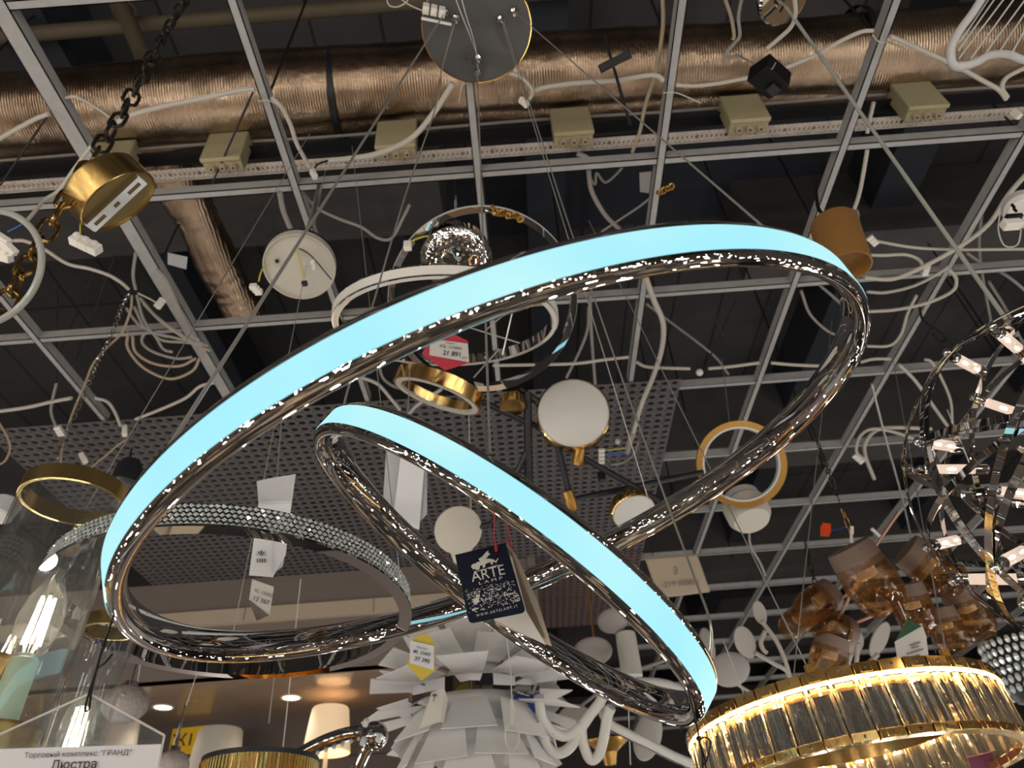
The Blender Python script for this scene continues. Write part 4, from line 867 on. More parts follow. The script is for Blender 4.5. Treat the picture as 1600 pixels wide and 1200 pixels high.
# ------------------------------------------------------------------ white round canopy seen open from below
wd = 1.95; c = P(468, 418, wd); r = 55 * wd / FPX; n = V((.12, -.28, -1)).normalized()
t = T('lamp_canopy', 'round white lamp canopy open underneath, with loose wires, left of the chrome rings', 'lamp canopy', c)
MB().lathe(c, n, [(0, -.035), (r * .97, -.035), (r, -.03), (r, 0), (r * .97, 0), (r * .95, -.008), (0, -.010)], 64).build('canopy_shell', 'cream', t, angle=30)
MB().lathe(c + n * -.036, n, [(0, -.028), (r * .93, -.028), (r * .93, 0), (0, 0)], 48).build('canopy_back', 'blackmetal', t)
def onw(px, py, o=.006): return P(px, py, wd - .015 - o)
MB().tube(smooth([onw(462, 388), onw(470, 412), onw(475, 435)], 5), .002, 6).build('earth_lead', 'yellowgreen', t)
MB().tube(smooth([onw(465, 387), onw(480, 395), onw(492, 406), onw(508, 425), onw(518, 437)], 5), .002, 6).build('dark_lead', 'blackmetal', t)
MB().box(onw(476, 443), (.016, .014, .012)).build('dark_screw', 'blackmetal', t, bevel=.002); MB().box(onw(433, 408), (.010, .010, .008)).build('dark_screw', 'blackmetal', t, bevel=.002)
MB().box(onw(489, 410, .012), (.012, .012, .012)).build('connector', 'conn', t, bevel=.002); MB().box(onw(491, 418, .012), (.012, .012, .012)).build('connector', 'conn', t, bevel=.002)
MB().rod(c + V((0, 0, .06)), rel(c.x, c.y + .02, 1.96), .008, 8).build('fixing_stud', 'steel', t)
# black transformer block
td = 1.75; c = P(1202, 120, td)
t = T('transformer_block', 'black square transformer block hanging in front of the foil duct', 'transformer', c)
R = basis(V((.35, -.3, .9)), V((.8, .55, 0)))
MB().box(c, (.085, .065, .048), R).build('block_body', 'black', t, bevel=.004)
MB().box(c + R[2] * -.026 + R[0] * .02, (.03, .03, .014), R).build('block_cap', 'blackmetal', t, bevel=.003)
MB().tube(smooth([P(1197, 95, td - .03), P(1205, 108, td - .045), P(1212, 98, td - .04)], 5), .0016, 6).build('block_lead', 'greycable', t)
MB().tube(smooth([c + V((0, 0, .03)), P(1170, 95, 1.85), H(1150, 85, 2.1)], 5), .003, 6).build('support_cord', 'greycable', t)
# white harp framed lamp top right
hl = 1.25
t = T('harp_lamp', 'white curved frame lamp strung with thin parallel cords in the top right corner', 'lamp', P(1530, 60, hl))
MB().tube(smooth([P(1580, -60, hl), P(1540, -10, hl), P(1520, 20, hl), P(1500, 47, hl), P(1488, 70, hl), P(1486, 92, hl), P(1492, 103, hl), P(1504, 106, hl)], 7), [.012] * 44 + [.011] * 6, 12).build('frame_tube', 'whitemetal', t) if 0 else None
w = smooth([P(1580, -60, hl), P(1540, -10, hl), P(1520, 20, hl), P(1500, 47, hl), P(1488, 70, hl), P(1486, 92, hl), P(1492, 103, hl), P(1504, 106, hl)], 7)
MB().tube(w, .0072, 12).build('frame_tube', 'whitemetal', t)
w = smooth([P(1496, 103, hl), P(1512, 102, hl), P(1528, 96, hl), P(1548, 86, hl + .01), P(1575, 85, hl + .02), P(1600, 94, hl + .03), P(1640, 98, hl + .04)], 7)
MB().tube(w, .0072, 12).build('frame_tube', 'whitemetal', t)
for (a, b) in (((1497, 80), (1560, -10)), ((1498, 92), (1575, -10)), ((1517, 92), (1592, -12)), ((1541, 82), (1605, -5)), ((1562, 80), (1612, 5)), ((1578, 88), (1640, -20)), ((1500, 66), (1552, -12))):
    MB().rod(P(*a, hl), P(*b, hl + .02), .0016, 6).build('thin_cord', 'whitemetal', t)
# white lamp holder canopy right edge
sd2 = 1.5; c = P(1600, 330, sd2)
t = T('slotted_canopy', 'white slotted lamp canopy with small connector block cut off by the right edge', 'lamp canopy', c)
MB().lathe(c, V((-.45, -.35, -.8)), [(0, -.05), (.03, -.05), (.038, -.04), (.038, 0), (.03, .012), (0, .012)], 36).build('canopy_cup', 'whitepl', t, angle=30)
for q in (0, 1): MB().box(P(1583 + 3 * q, 322 + 6 * q, sd2 - .045), (.004, .004, .012)).build('vent_slot', 'black', t)
MB().box(P(1580, 350, sd2 - .02), (.036, .02, .022)).build('connector', 'conn', t, bevel=.002); MB().box(P(1583, 340, sd2 - .02), (.034, .016, .008)).build('black_strip', 'black', t)
MB().tube(smooth([P(1563, 330, sd2), P(1560, 360, sd2), P(1570, 384, sd2), P(1590, 382, sd2), P(1596, 355, sd2)], 5), .0016, 6).build('loose_lead', 'cable', t)
# ------------------------------------------------------------------ white artichoke pendant
aD = 2.25; AC = P(742, 1092, aD); sA = aD / FPX
t = T('artichoke_pendant', 'large white artichoke pendant of overlapping plates around a chrome band', 'pendant lamp', AC)
MB().lathe(AC, V((0, 0, 1)), [(.208, -.03), (.216, -.03), (.216, .016), (.208, .016)], 18, loop=True).build('chrome_band', 'chrome', t, smooth_=False)
MB().lathe(AC, V((0, 0, 1)), [(0, .12), (.08, .10), (.12, .02), (.14, -.05), (.13, -.15), (.10, -.28), (0, -.4)], 32).build('inner_core', 'plate', t)
tiers = [(.11, .10, .17, 30, 8, .17), (.075, .14, .17, 14, 9, .17), (.035, .17, .17, -4, 9, .16), (-.05, .20, .16, -18, 10, .14), (-.045, .185, .12, -58, 8, .165), (-.105, .185, .12, -64, 8, .165), (-.17, .175, .115, -70, 7, .17), (-.235, .155, .11, -74, 7, .16)]
rnd = random.Random(5)
for j, (z, rb_, L, ph, nn2, w) in enumerate(tiers):
    for i in range(nn2):
        a = 2 * pi * (i + .5 * (j % 2)) / nn2 - pi / 2 + rnd.uniform(-.06, .06); rd3 = V((cos(a), sin(a), 0)); tn = V((-sin(a), cos(a), 0)); p = radians(ph + rnd.uniform(-6, 6))
        if j == 3 and abs(cos(a)) < .72: continue
        d = rd3 * cos(p) + V((0, 0, 1)) * sin(p); o_ = AC + rd3 * rb_ + V((0, 0, z)); wd_ = w * rnd.uniform(.9, 1.08)
        nrm = tn.cross(d); b0 = o_ + nrm * 0
        poly = [b0 - tn * wd_ * .30, b0 + tn * wd_ * .30, b0 + d * L + tn * wd_ * .5, b0 + d * L - tn * wd_ * .5]
        MB().slab(poly, .003).build('leaf_plate', 'plate', t, smooth_=False)
MB().rod(AC + V((0, 0, .06)), rel(AC.x, AC.y, 1.95), .003, 8).build('hanging_cord', 'cable', t)
# tags on the artichoke
yd = 1.95
t = T('price_card', 'yellow hexagonal price card with white slip in front of the white artichoke pendant', 'price card', P(658, 1030, yd))
MB().slab([P(646, 996, yd), P(668, 989, yd), P(679, 1008, yd), P(680, 1048, yd), P(658, 1064, yd), P(636, 1038, yd)], .002).build('yellow_card', 'yellow', t)
q = [P(641, 1001, yd - .004), P(678, 1009, yd - .004), P(678, 1047, yd - .004), P(640, 1036, yd - .004)]
sl = MB().slab(q, .0008).build('white_slip', 'paper', t)
text('Италия', P(659, 1014, yd - .006), q[1] - q[0], q[0] - q[3], .0085, 'ink', sl)
text('ML 35003', P(659, 1022.5, yd - .006), q[1] - q[0], q[0] - q[3], .0125, 'ink', sl, bold=.01)
text('37 390', P(659, 1034, yd - .006), q[1] - q[0], q[0] - q[3], .016, 'ink', sl, bold=.015)
MB().rod(P(664, 992, yd), P(680, 960, yd), .001, 6).build('hanging_thread', 'cable', t)
pt = 1.95
t = T('paper_leaflet', 'cream paper leaflet with small dark logo hanging in front of the artichoke plates', 'leaflet', P(678, 1105, pt))
q = [P(674, 1082, pt), P(694, 1075, pt), P(688, 1128, pt), P(656, 1138, pt)]
MB().slab(q, .0012).build('leaflet', 'cream', t); MB().slab([P(694, 1075, pt), P(700, 1092, pt + .02), P(694, 1130, pt + .02), P(688, 1128, pt)], .001).build('leaflet_back', 'cream', t)
lg = MB()
for k in range(5):
    a = .4 + k * .58; o_ = P(679, 1089, pt - .003); lg.slab([o_, o_ + (CX * cos(a) + CY * sin(a)) * .009 + CX * .002, o_ + (CX * cos(a) + CY * sin(a)) * .009 - CX * .002], .0004)
lg.rod(P(679, 1089, pt - .003), P(677, 1096, pt - .003), .0009, 5); lg.build('palm_logo', 'ink', t)
# white cord with plastic loop
t = T('cord_loop', 'thin white pull cord ending in a clear plastic loop before the artichoke pendant', 'cord', P(799, 1100, 1.5))
MB().tube(smooth([P(790, 985, 1.5), P(797, 1040, 1.5), P(800, 1095, 1.5)], 4), .0013, 6).build('cord', 'cable', t)
MB().tube([P(800 + 11 * sin(2 * pi * i / 24), 1149 - 22 * cos(2 * pi * i / 24), 1.5) for i in range(24)], .0016, 6, closed=True).build('plastic_loop', 'cable', t)
MB().tube([P(799, 1092, 1.5), P(800, 1110, 1.5), P(800, 1130, 1.5)], [.003, .006, .004], 10).build('loop_tail', 'cable', t)
# ------------------------------------------------------------------ white petal lamp and curved tube lamp
pD = 2.5; sp3 = pD / FPX
t = T('petal_lamp', 'unlit lamp with broad matt white oval petals seen through the small ring', 'lamp', P(940, 1040, pD))
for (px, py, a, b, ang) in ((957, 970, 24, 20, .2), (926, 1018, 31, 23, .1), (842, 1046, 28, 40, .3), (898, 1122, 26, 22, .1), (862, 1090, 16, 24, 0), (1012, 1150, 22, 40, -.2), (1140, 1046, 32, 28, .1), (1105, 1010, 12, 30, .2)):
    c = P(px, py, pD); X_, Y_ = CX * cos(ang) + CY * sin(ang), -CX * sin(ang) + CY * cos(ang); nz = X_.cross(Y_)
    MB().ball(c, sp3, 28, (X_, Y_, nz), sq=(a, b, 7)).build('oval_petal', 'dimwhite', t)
MB().lathe(P(977, 990, pD), V((0, 0, -1)), [(0, 0), (.035, 0), (.037, .02), (.037, .15), (0, .15)], 28).build('lamp_column', 'opal', t)
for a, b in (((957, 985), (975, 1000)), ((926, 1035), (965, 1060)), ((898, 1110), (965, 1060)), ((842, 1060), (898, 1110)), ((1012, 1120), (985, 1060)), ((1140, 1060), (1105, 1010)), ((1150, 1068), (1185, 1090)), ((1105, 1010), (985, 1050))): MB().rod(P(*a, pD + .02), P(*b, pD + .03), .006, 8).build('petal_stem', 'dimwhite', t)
cDp = 2.1
t = T('curved_tube_lamp', 'white looping tube lamp with hanging curves below the small tilted ring', 'lamp', P(930, 1130, cDp))
for pts in (((842, 1088), (847, 1120), (862, 1141), (882, 1150), (902, 1141), (922, 1117), (938, 1096), (945, 1080)), ((842, 1125), (855, 1165), (872, 1177), (892, 1166), (907, 1140), (925, 1112)), ((908, 1128), (911, 1160), (922, 1186), (935, 1180), (943, 1155), (949, 1120), (955, 1105))):
    MB().tube(smooth([P(x, y, cDp) for x, y in pts], 6), .0155, 14).build('white_tube', 'opal', t)
w = smooth([P(x, y, cDp + .03) for x, y in ((938, 1085), (941, 1113), (952, 1130), (975, 1143), (1015, 1162), (1055, 1182), (1100, 1200))], 6)
o = MB().tube(w, .013, 12).build('white_tube', 'opal', t)
MB().tube([p - CY * .012 + FW * .012 for p in w], .012, 12).build('black_channel', 'blackmetal', o)
MB().tube(smooth([P(x, y, cDp + .2) for x, y in ((995, 1065), (1035, 1068), (1068, 1080), (1085, 1095))], 6), .0155, 12).build('white_tube', 'opal', t)
bp = P(838, 1098, 2.15); b_ = T('blue_clip', 'dark blue plastic ring clip beside the white artichoke pendant', 'clip', bp)
MB().lathe(bp, V((.7, -.5, .1)), [(.018, -.015), (.026, -.015), (.026, .015), (.018, .015)], 28, loop=True).build('clip_ring', 'bluepl', b_)
MB().rod(P(806, 1090, 2.2), P(828, 1096, 2.17), .014, 12).build('clip_tail', 'bluepl', b_)
# gold flower lamp low behind the curved tubes
g2 = P(950, 1165, 2.4); t = T('gold_dish_lamp', 'dim gold dish shaped lamp hanging low behind the white looping tubes', 'lamp', g2)
MB().lathe(g2, V((0, -.1, 1)), [(0, -.03), (.02, -.06), (.03, -.02), (.07, .01), (.075, .02), (.03, .0), (0, .02)], 40).build('gold_dish', 'orangegold', t)
MB().rod(g2, g2 + V((0, 0, .6)), .004, 8).build('rod', 'orangegold', t)
# ------------------------------------------------------------------ white leaflets and bag left of centre
ld = 1.42
t = T('paper_leaflet', 'white folded leaflet in a plastic sleeve hanging behind the crystal faced ring', 'leaflet', P(425, 840, ld))
MB().slab([P(404, 785, ld), P(456, 782, ld), P(446, 868, ld), P(426, 902, ld), P(389, 899, ld)], .0015).build('leaflet_front', 'paper', t)
MB().slab([P(427, 840, ld - .004), P(450, 836, ld + .01), P(442, 885, ld + .012), P(424, 898, ld - .004)], .001).build('leaflet_fold', 'paper', t)
MB().slab([P(401, 752, ld), P(428, 746, ld - .01), P(462, 741, ld), P(456, 785, ld - .004), P(404, 788, ld - .004)], .001).build('plastic_sleeve', 'bag', t)
lg = MB()
for k in range(5):
    a = .3 + k * .62; o_ = P(408, 869, ld - .004); lg.slab([o_, o_ + (CX * cos(a) + CY * sin(a)) * .011 + CX * .002, o_ + (CX * cos(a) + CY * sin(a)) * .011 - CX * .002], .0004)
for k in range(4): lg.rod(P(402 + 4 * k, 873, ld - .004), P(402 + 4 * k, 879, ld - .004), .0012, 5)
lg.build('palm_logo', 'ink', t)
MB().rod(P(433, 748, ld), P(441, 640, ld + .15), .0016, 6).build('hanging_cord', 'wire', t)
pd2 = 1.5
t = T('price_card', 'small white price card with dark lower corner below the folded white leaflet', 'price card', P(410, 935, pd2))
q = [P(394, 905, pd2), P(428, 917, pd2), P(421, 962, pd2), P(389, 938, pd2)]
sl = MB().slab(q, .0012).build('white_card', 'greywhite', t)
MB().slab([P(388, 937, pd2 - .002), P(420, 962, pd2 - .002), P(401, 970, pd2 - .002)], .0012).build('dark_corner', 'niche', t)
text('RL 15003', P(411, 929, pd2 - .004), q[1] - q[0], q[0] - q[3], .0105, 'ink', sl); text('12 367', P(407, 941, pd2 - .004), q[1] - q[0], q[0] - q[3], .0135, 'ink', sl, bold=.012)
bd2 = 1.6
t = T('plastic_bag', 'clear plastic bag with a long white paper hanging behind the small tilted ring', 'bag', P(635, 760, bd2))
MB().slab([P(604, 690, bd2 + .02), P(668, 700, bd2 + .02), P(667, 804, bd2), P(655, 816, bd2), P(598, 790, bd2)], .001).build('bag_film', 'bag', t)
MB().slab([P(628, 695, bd2 - .006), P(665, 700, bd2 - .006), P(655, 828, bd2 - .006), P(614, 812, bd2 - .006)], .0012).build('white_paper', 'paper', t)
MB().rod(P(635, 700, bd2), P(640, 580, bd2 + .1), .0012, 6).build('hanging_cord', 'wire', t)
# black cross shaped hanger below the duct
kd = 1.9; t = T('cross_bracket', 'black cross shaped bracket on a thin rod in front of the foil duct', 'bracket', P(961, 95, kd))
MB().rod(P(944, 55, kd + .1), P(985, 195, kd + .05), .0045, 8).build('bracket_rod', 'blackmetal', t)
a, b = P(937, 108, kd), P(985, 84, kd); d = (b - a).normalized(); R = (d, FW.cross(d).normalized(), FW)
MB().box((a + b) / 2, ((b - a).length, .022, .012), R).build('bracket_bar', 'blackmetal', t, bevel=.002)
# short orange chains
def gchain(pts, dep, label):
    w = smooth([P(x, y, dep) for x, y in pts], 4); mb = MB(); k = 0; acc = 0
    for i in range(0, len(w) - 1, 2):
        d = (w[min(i + 2, len(w) - 1)] - w[i]); s = basis(d)[k % 2]; link(w[i] + d / 2, d.normalized(), s, d.length * .62, .009, .003, mb); k += 1
    tag(mb.build('short_chain', 'orangegold'), label, 'chain')
gchain(((770, 322), (776, 334), (788, 332), (796, 338), (808, 336), (815, 345)), 1.7, 'short orange gold chain dangling above the large ring beside the chrome hoops')
gchain(((1028, 302), (1040, 296), (1052, 290)), 1.8, 'short orange gold chain caught on a grid bar above the large ring')
# ------------------------------------------------------------------ loose cables over and under the grid
c = cable
c('power_cable', 'white cable tied to a grid bar at the far left, above the perforated rail', [(-30, 233), (20, 205), (55, 186), (76, 178)], .0065, h=1.94)
c('power_cable', 'white cable arching right from the chain in front of the foil duct', [(182, 192), (205, 180), (255, 166), (310, 155), (370, 142), (398, 139)], .0075, h=1.93)
c('power_cable', 'short thin white cable from the left grid bar to the dark chain', [(102, 153), (120, 152), (150, 168), (180, 190)], .004, h=1.97)
c('power_cable', 'white cable hanging from a grid bar to a white connector left of the chandelier canopy', [(424, 152), (440, 168), (454, 195), (464, 225), (483, 260)], .0065, h=1.9, conn=[(490, 272, 1.89)])
c('power_cable', 'thick white cut cable rising to the left edge of the round chandelier canopy', [(513, 251, 1.86), (545, 248, 1.87), (590, 240, 1.89), (640, 218, 1.91), (675, 180, 1.93), (708, 130, 1.95)], .0085)
c('wire_lead', 'short black lead joining the thick white cut cable to its connector', [(492, 262, 1.885), (498, 256, 1.88), (513, 251, 1.865)], .003, m='black')
c('power_cable', 'white cable running right from the canopy across the foil duct to the middle grid bar', [(836, 142), (850, 137), (900, 130), (960, 126), (1010, 118), (1028, 119), (1036, 126)], .0068, h=1.95, conn=[(819, 160, 1.93)])
c('power_cable', 'short white cable curving out beneath the round chandelier canopy', [(796, 115), (812, 120), (826, 132), (832, 145), (825, 158)], .0055, h=1.94)
c('power_cable', 'white cable sagging between the middle grid bar and the black transformer block', [(1056, 133), (1090, 134), (1130, 129), (1172, 121), (1200, 118)], .0055, h=1.95)
c('power_cable', 'white cable climbing right from the black transformer block to the next grid bar', [(1222, 108), (1270, 88), (1310, 66), (1345, 50), (1364, 48)], .0058, h=1.95)
c('power_cable', 'white cable running down right from the bar beneath the white harp lamp', [(1391, 57), (1430, 74), (1490, 101), (1530, 123), (1560, 140), (1572, 155)], .0065, h=1.93, conn=[(1588, 178, 1.9)])
c('power_cable', 'white cable dropping from the right edge to the connector below the white harp lamp', [(1640, 92), (1600, 107), (1572, 122), (1566, 138), (1574, 152)], .0065, h=1.93)
c('power_cable', 'long tan cable hanging over the foil duct left of the middle grid bar', [(1034, -20), (1036, 40), (1025, 110), (1008, 165), (1000, 205), (988, 238)], .006, h=2.0, m='tan')
c('power_cable', 'thin pale cable hanging near the top edge left of the black transformer', [(1128, -15), (1142, 25), (1147, 55), (1145, 62)], .005, h=2.0, m='tan')
c('power_cable', 'grey bent cable hanging beside the thin pale cable near the top edge', [(1162, -15), (1154, 25), (1156, 55), (1147, 68), (1132, 88), (1160, 88)], .005, h=2.0, m='greycable')
c('power_cable', 'pale cable curving from the chrome canopy at the top down to the transformer', [(1240, -12), (1243, 20), (1236, 42), (1215, 62), (1198, 76)], .0055, h=1.85)
c('power_cable', 'cream cable hanging along the right slanted grid bar below the rail', [(1365, 160, 1.99), (1358, 190, 1.99), (1355, 208, 1.98)], .0065)
c('power_cable', 'cream cable dropping from the grid crossing towards the amber cylinder spotlight', [(1355, 235), (1350, 265), (1342, 305), (1330, 340)], .0065, h=1.9)
c('power_cable', 'grey cable running from a bar down to the white open lamp canopy', [(437, 300), (443, 330), (455, 360), (460, 378)], .009, h=1.9, m='greycable')
c('power_cable', 'grey cable drooping from the bar crossing towards the chrome hoops', [(474, 302), (495, 325), (530, 342), (565, 355), (590, 372), (612, 372), (630, 340), (640, 320)], .0055, h=2.0, m='greycable')
c('power_cable', 'grey pair cable curling over the cross bar above the large ring', [(902, 240), (918, 248), (920, 270), (925, 300), (945, 335), (968, 358)], .0085, h=2.05, m='greycable')
c('power_cable', 'thin grey cable slanting up right above the top of the large ring', [(940, 362), (970, 342), (1000, 322), (1020, 306)], .004, h=2.05, m='greycable')
c('power_cable', 'grey looped cable end beneath the middle junction box', [(920, 275), (930, 288), (932, 270), (945, 285), (960, 275), (972, 262)], .0045, h=2.1, m='greycable')
c('power_cable', 'thick cream cable bowing down to a stripped wire end beside the white disc', [(1008, 432), (1022, 470), (1036, 505), (1034, 545), (1020, 590), (1003, 630), (988, 682)], .0105, h=1.85)
w = T('stripped_wire_end', 'stripped grey cable end with white terminals and coloured leads beside the white disc', 'wire end', H(985, 700, 1.83))
MB().tube(smooth([H(990, 676, 1.85), H(984, 690, 1.84), H(980, 706, 1.83)], 4), .015, 10).build('grey_sleeve', 'greycable', w)
for k, (m_, dy) in enumerate((('yellowgreen', 0), ('blue', 5), ('blue', 9))): MB().tube(smooth([H(978, 700 + dy, 1.82), H(962, 702 + dy, 1.82), H(945, 704 + dy, 1.82)], 4), .0028, 6).build('wire_lead', m_, w)
for k in range(4): MB().box(H(940, 704 + k * 6, 1.815), (.03, .016, .014)).build('terminal', 'conn', w, bevel=.002)
MB().tube(smooth([H(998, 690, 1.83), H(990, 710, 1.83), H(975, 722, 1.83), H(955, 727, 1.83)], 5), .004, 8).build('outer_sleeve', 'greycable', w)
MB().ball(H(965, 690, 1.84), .014, 10).build('pink_cap', 'pinkshade', w)
MB().box(H(940, 745, 1.8), (.04, .03, .05)).build('dark_driver', 'blackmetal', w, bevel=.004)
c('power_cable', 'white conduit length crossing the gap left of the middle bar below the large ring', [(770, 571), (830, 570), (900, 568), (945, 562), (982, 558)], .0065, h=1.9)
c('power_cable', 'white conduit length right of the middle bar, left of the round white ball', [(995, 566), (1010, 573), (1040, 575), (1078, 576)], .0068, h=1.9)
c('power_cable', 'white conduit length right of the round white ball below the large ring', [(1107, 576), (1140, 573), (1186, 567)], .0068, h=1.9)
c('power_cable', 'white conduit length inside the right bend of the large ring', [(1205, 567), (1240, 570), (1285, 572)], .0068, h=1.9)
tag(MB().ball(H(1093, 582, 1.9), .016, 14).build('ball_fitting', 'whitepl', smooth_=True), 'small round white ball fitting between two lengths of white conduit', 'fitting')
c('power_cable', 'grey cable curving down right through the middle of the large ring', [(1010, 475), (1050, 505), (1090, 535), (1120, 560), (1138, 585)], .006, h=2.2, m='greycable')
c('power_cable', 'grey cable curving left from the middle runner towards the white disc lamp', [(920, 480), (918, 515), (905, 550), (885, 590)], .006, h=1.95, m='greycable')
c('power_cable', 'grey cable hanging straight beside the middle runner above the white disc', [(922, 460), (924, 520), (930, 600)], .0065, h=1.95, m='greycable')
c('power_cable', 'pale cable passing right of the amber spotlight, topmost of that bunch', [(1338, 372), (1370, 377), (1430, 387), (1500, 390), (1620, 389)], .0052, h=1.9, conn=[(1364, 376, 1.89)])
c('power_cable', 'pale cable looping to a white connector right of the amber spotlight', [(1342, 398), (1380, 399), (1415, 398), (1436, 406), (1442, 416)], .0058, h=1.9, conn=[(1446, 422, 1.89)])
c('power_cable', 'long white cable sweeping up right from the amber spotlight to the slotted canopy', [(1350, 434), (1395, 436), (1440, 418), (1500, 385), (1545, 350), (1575, 305), (1610, 265)], .0078, h=1.87)
c('power_cable', 'pale cable below the long white sweep, ending at a bar crossing', [(1355, 456), (1385, 457), (1430, 446), (1472, 424), (1482, 416)], .0058, h=1.9)
c('power_cable', 'pale cable looping around the right grid bar crossing', [(1356, 487), (1400, 484), (1450, 473), (1488, 455), (1494, 436), (1482, 420)], .0065, h=1.9)
c('power_cable', 'pale cable curling up below the loop at the right grid bar crossing', [(1355, 541), (1390, 540), (1408, 522), (1418, 490), (1432, 462)], .0058, h=1.9)
c('power_cable', 'pale cable running down right behind the right bar crossing', [(1510, 395), (1535, 412), (1575, 432), (1620, 470)], .0058, h=2.0, m='greycable')
c('power_cable', 'grey cable falling past the right edge above the hoop sphere', [(1540, 300), (1530, 370), (1535, 430), (1552, 520)], .0055, h=2.1, m='greycable')
c('power_cable', 'grey cable bending left of the hoop sphere near its top', [(1545, 440), (1570, 480), (1590, 520), (1610, 560)], .006, h=2.1, m='greycable')
c('power_cable', 'pale cable from the right bar down past the left side of the hoop sphere', [(1405, 570), (1430, 595), (1455, 630), (1480, 665)], .0075, h=1.9)
c('power_cable', 'pale cable end turning down from the bar between ring and sphere', [(1445, 562), (1455, 565), (1468, 585), (1485, 625), (1488, 660)], .0058, h=1.9)
c('power_cable', 'short pale conduit just right of the large ring end', [(1345, 566), (1365, 561), (1391, 561)], .0065, h=1.9)
c('power_cable', 'white cable arching left of the hoop sphere and hanging down', [(1455, 670), (1400, 668), (1370, 672), (1353, 690), (1352, 712), (1366, 748)], .0095, h=1.92)
c('power_cable', 'white cable crossing the arched cable left of the hoop sphere', [(1440, 690), (1400, 676), (1365, 670), (1345, 680), (1338, 700), (1340, 712)], .0075, h=1.9, conn=[(1342, 716, 1.89)])
c('power_cable', 'black bent cable hanging from the bar left above the hoop sphere', [(1437, 480), (1442, 500), (1460, 513), (1478, 528), (1470, 534), (1458, 522)], .005, h=1.9, m='black')
c('power_cable', 'grey cable running long beside the hoop sphere down to the crystal ring', [(1362, 600), (1385, 690), (1410, 780), (1432, 880), (1452, 980), (1462, 1020)], .0045, h=1.7, m='wire', k=4)
c('power_cable', 'thin dark cable crossing from the middle bar into the large ring', [(1252, 455), (1265, 490), (1290, 515), (1310, 525)], .0055, h=1.95, m='greycable')
c('power_cable', 'pale cable near the right end inside the large ring', [(1280, 445), (1300, 462), (1318, 478)], .0058, h=2.0, m='greycable')
# left side cables
c('power_cable', 'white cable running from the clear loop right to the dark knot of cables', [(22, 376), (40, 377), (70, 390), (105, 412), (140, 420), (170, 430), (190, 442), (201, 452)], .0058, h=1.9)
c('power_cable', 'white cable beside the chain, from the chain top down to the clear loop', [(147, 222, 1.75), (115, 265, 1.7), (92, 297, 1.66), (70, 312, 1.62), (55, 330, 1.55), (42, 345, 1.5)], .0045)
coil = [((214, 462), (225, 500), (250, 530), (290, 535), (325, 540)), ((210, 480), (230, 515), (270, 527), (318, 537)), ((218, 465), (245, 495), (280, 520), (320, 545)), ((225, 475), (255, 505), (300, 535), (328, 548)),
        ((262, 526), (230, 520), (222, 535), (240, 550), (275, 560), (300, 558)), ((200, 520), (200, 545), (225, 575), (265, 592), (300, 580), (312, 560)), ((207, 525), (212, 550), (240, 568), (280, 572), (306, 560)), ((245, 420), (262, 440), (280, 480), (300, 520), (308, 528)),
        ((198, 482), (215, 505), (240, 522), (255, 545), (270, 550))]
for i, pts in enumerate(coil):
    c('coiled_cable', 'one turn of the grey cable coil hung on the left grid bars', list(pts), .0055, h=1.9, m='tan' if i in (5, 6, 3) else 'greycable', group='turns of the left cable coil')
c('power_cable', 'grey cable hanging down to the knot of coiled cables at the left', [(212, 395), (208, 430), (212, 452)], .0055, h=1.9, m='greycable')
c('wire_lead', 'thin lead with a pale connector beside the coil of cables', [(215, 458), (232, 466), (246, 474)], .003, h=1.9, conn=[(250, 474, 1.89)])
c('power_cable', 'tan cable winding down beside the thin bright chain at the left', [(206, 462), (204, 485), (190, 520), (165, 545), (145, 570), (133, 600), (112, 650), (97, 700), (95, 728)], .0042, h=1.85, m='tan')
tc_ = smooth([H(x, y, 1.84) for x, y in ((202, 458), (190, 480), (180, 510), (166, 540), (152, 565), (143, 590), (128, 625), (108, 668), (93, 700), (90, 715))], 6)
mb = MB()
for i in range(0, len(tc_) - 1): d = tc_[i + 1] - tc_[i]; link(tc_[i] + d / 2, d.normalized(), basis(d)[i % 2], d.length * .6, .006, .0018, mb)
tag(mb.build('thin_chain', 'darkchrome'), 'thin bright steel chain slanting down from the cable knot at the left', 'chain')
c('power_cable', 'pale conduit from the left edge to the wide grid bar', [(-20, 645), (40, 637), (80, 628), (112, 622)], .0075, h=1.9)
c('power_cable', 'pale short cable bending down to a connector over the perforated panel', [(148, 622), (168, 628), (180, 645), (188, 665)], .0065, h=1.9, conn=[(195, 673, 1.89)])
c('power_cable', 'pale cable sloping up right to the large ring from the perforated panel', [(212, 655), (250, 640), (290, 622), (312, 604), (335, 598)], .0065, h=1.9)
c('power_cable', 'grey cable hanging to a connector over the left perforated panel', [(88, 600), (82, 625), (80, 645), (88, 668)], .0055, h=1.9, m='greycable', conn=[(93, 673, 1.89)])
c('power_cable', 'thin tan cable crossing the perforated panel towards the glass cylinder', [(143, 730), (165, 712), (185, 695), (197, 687)], .004, h=1.88, m='tan', conn=[(130, 716, 1.89)])
c('power_cable', 'thin tan cable hanging in a curve at the far left edge', [(-5, 655), (10, 680), (16, 700), (8, 720), (-6, 728)], .0045, h=1.88, m='tan')
c('power_cable', 'pale curved cable above the small tilted ring near the gold ring lamp', [(565, 590), (590, 600), (610, 622), (625, 640)], .007, h=1.85)
c('power_cable', 'pale cable stub right of the pale curved cable above the small ring', [(640, 646), (650, 635), (668, 622), (690, 608)], .007, h=1.85)
c('power_cable', 'grey cable arcing round left of the gold ring lamp', [(592, 570), (598, 590), (612, 602), (628, 608)], .006, h=1.9, m='greycable')
c('thin_cable', 'thin black cable hanging with a kink inside the chrome hoop lamp', [(842, 520), (838, 545), (838, 575), (846, 600)], .004, h=1.85, m='black')
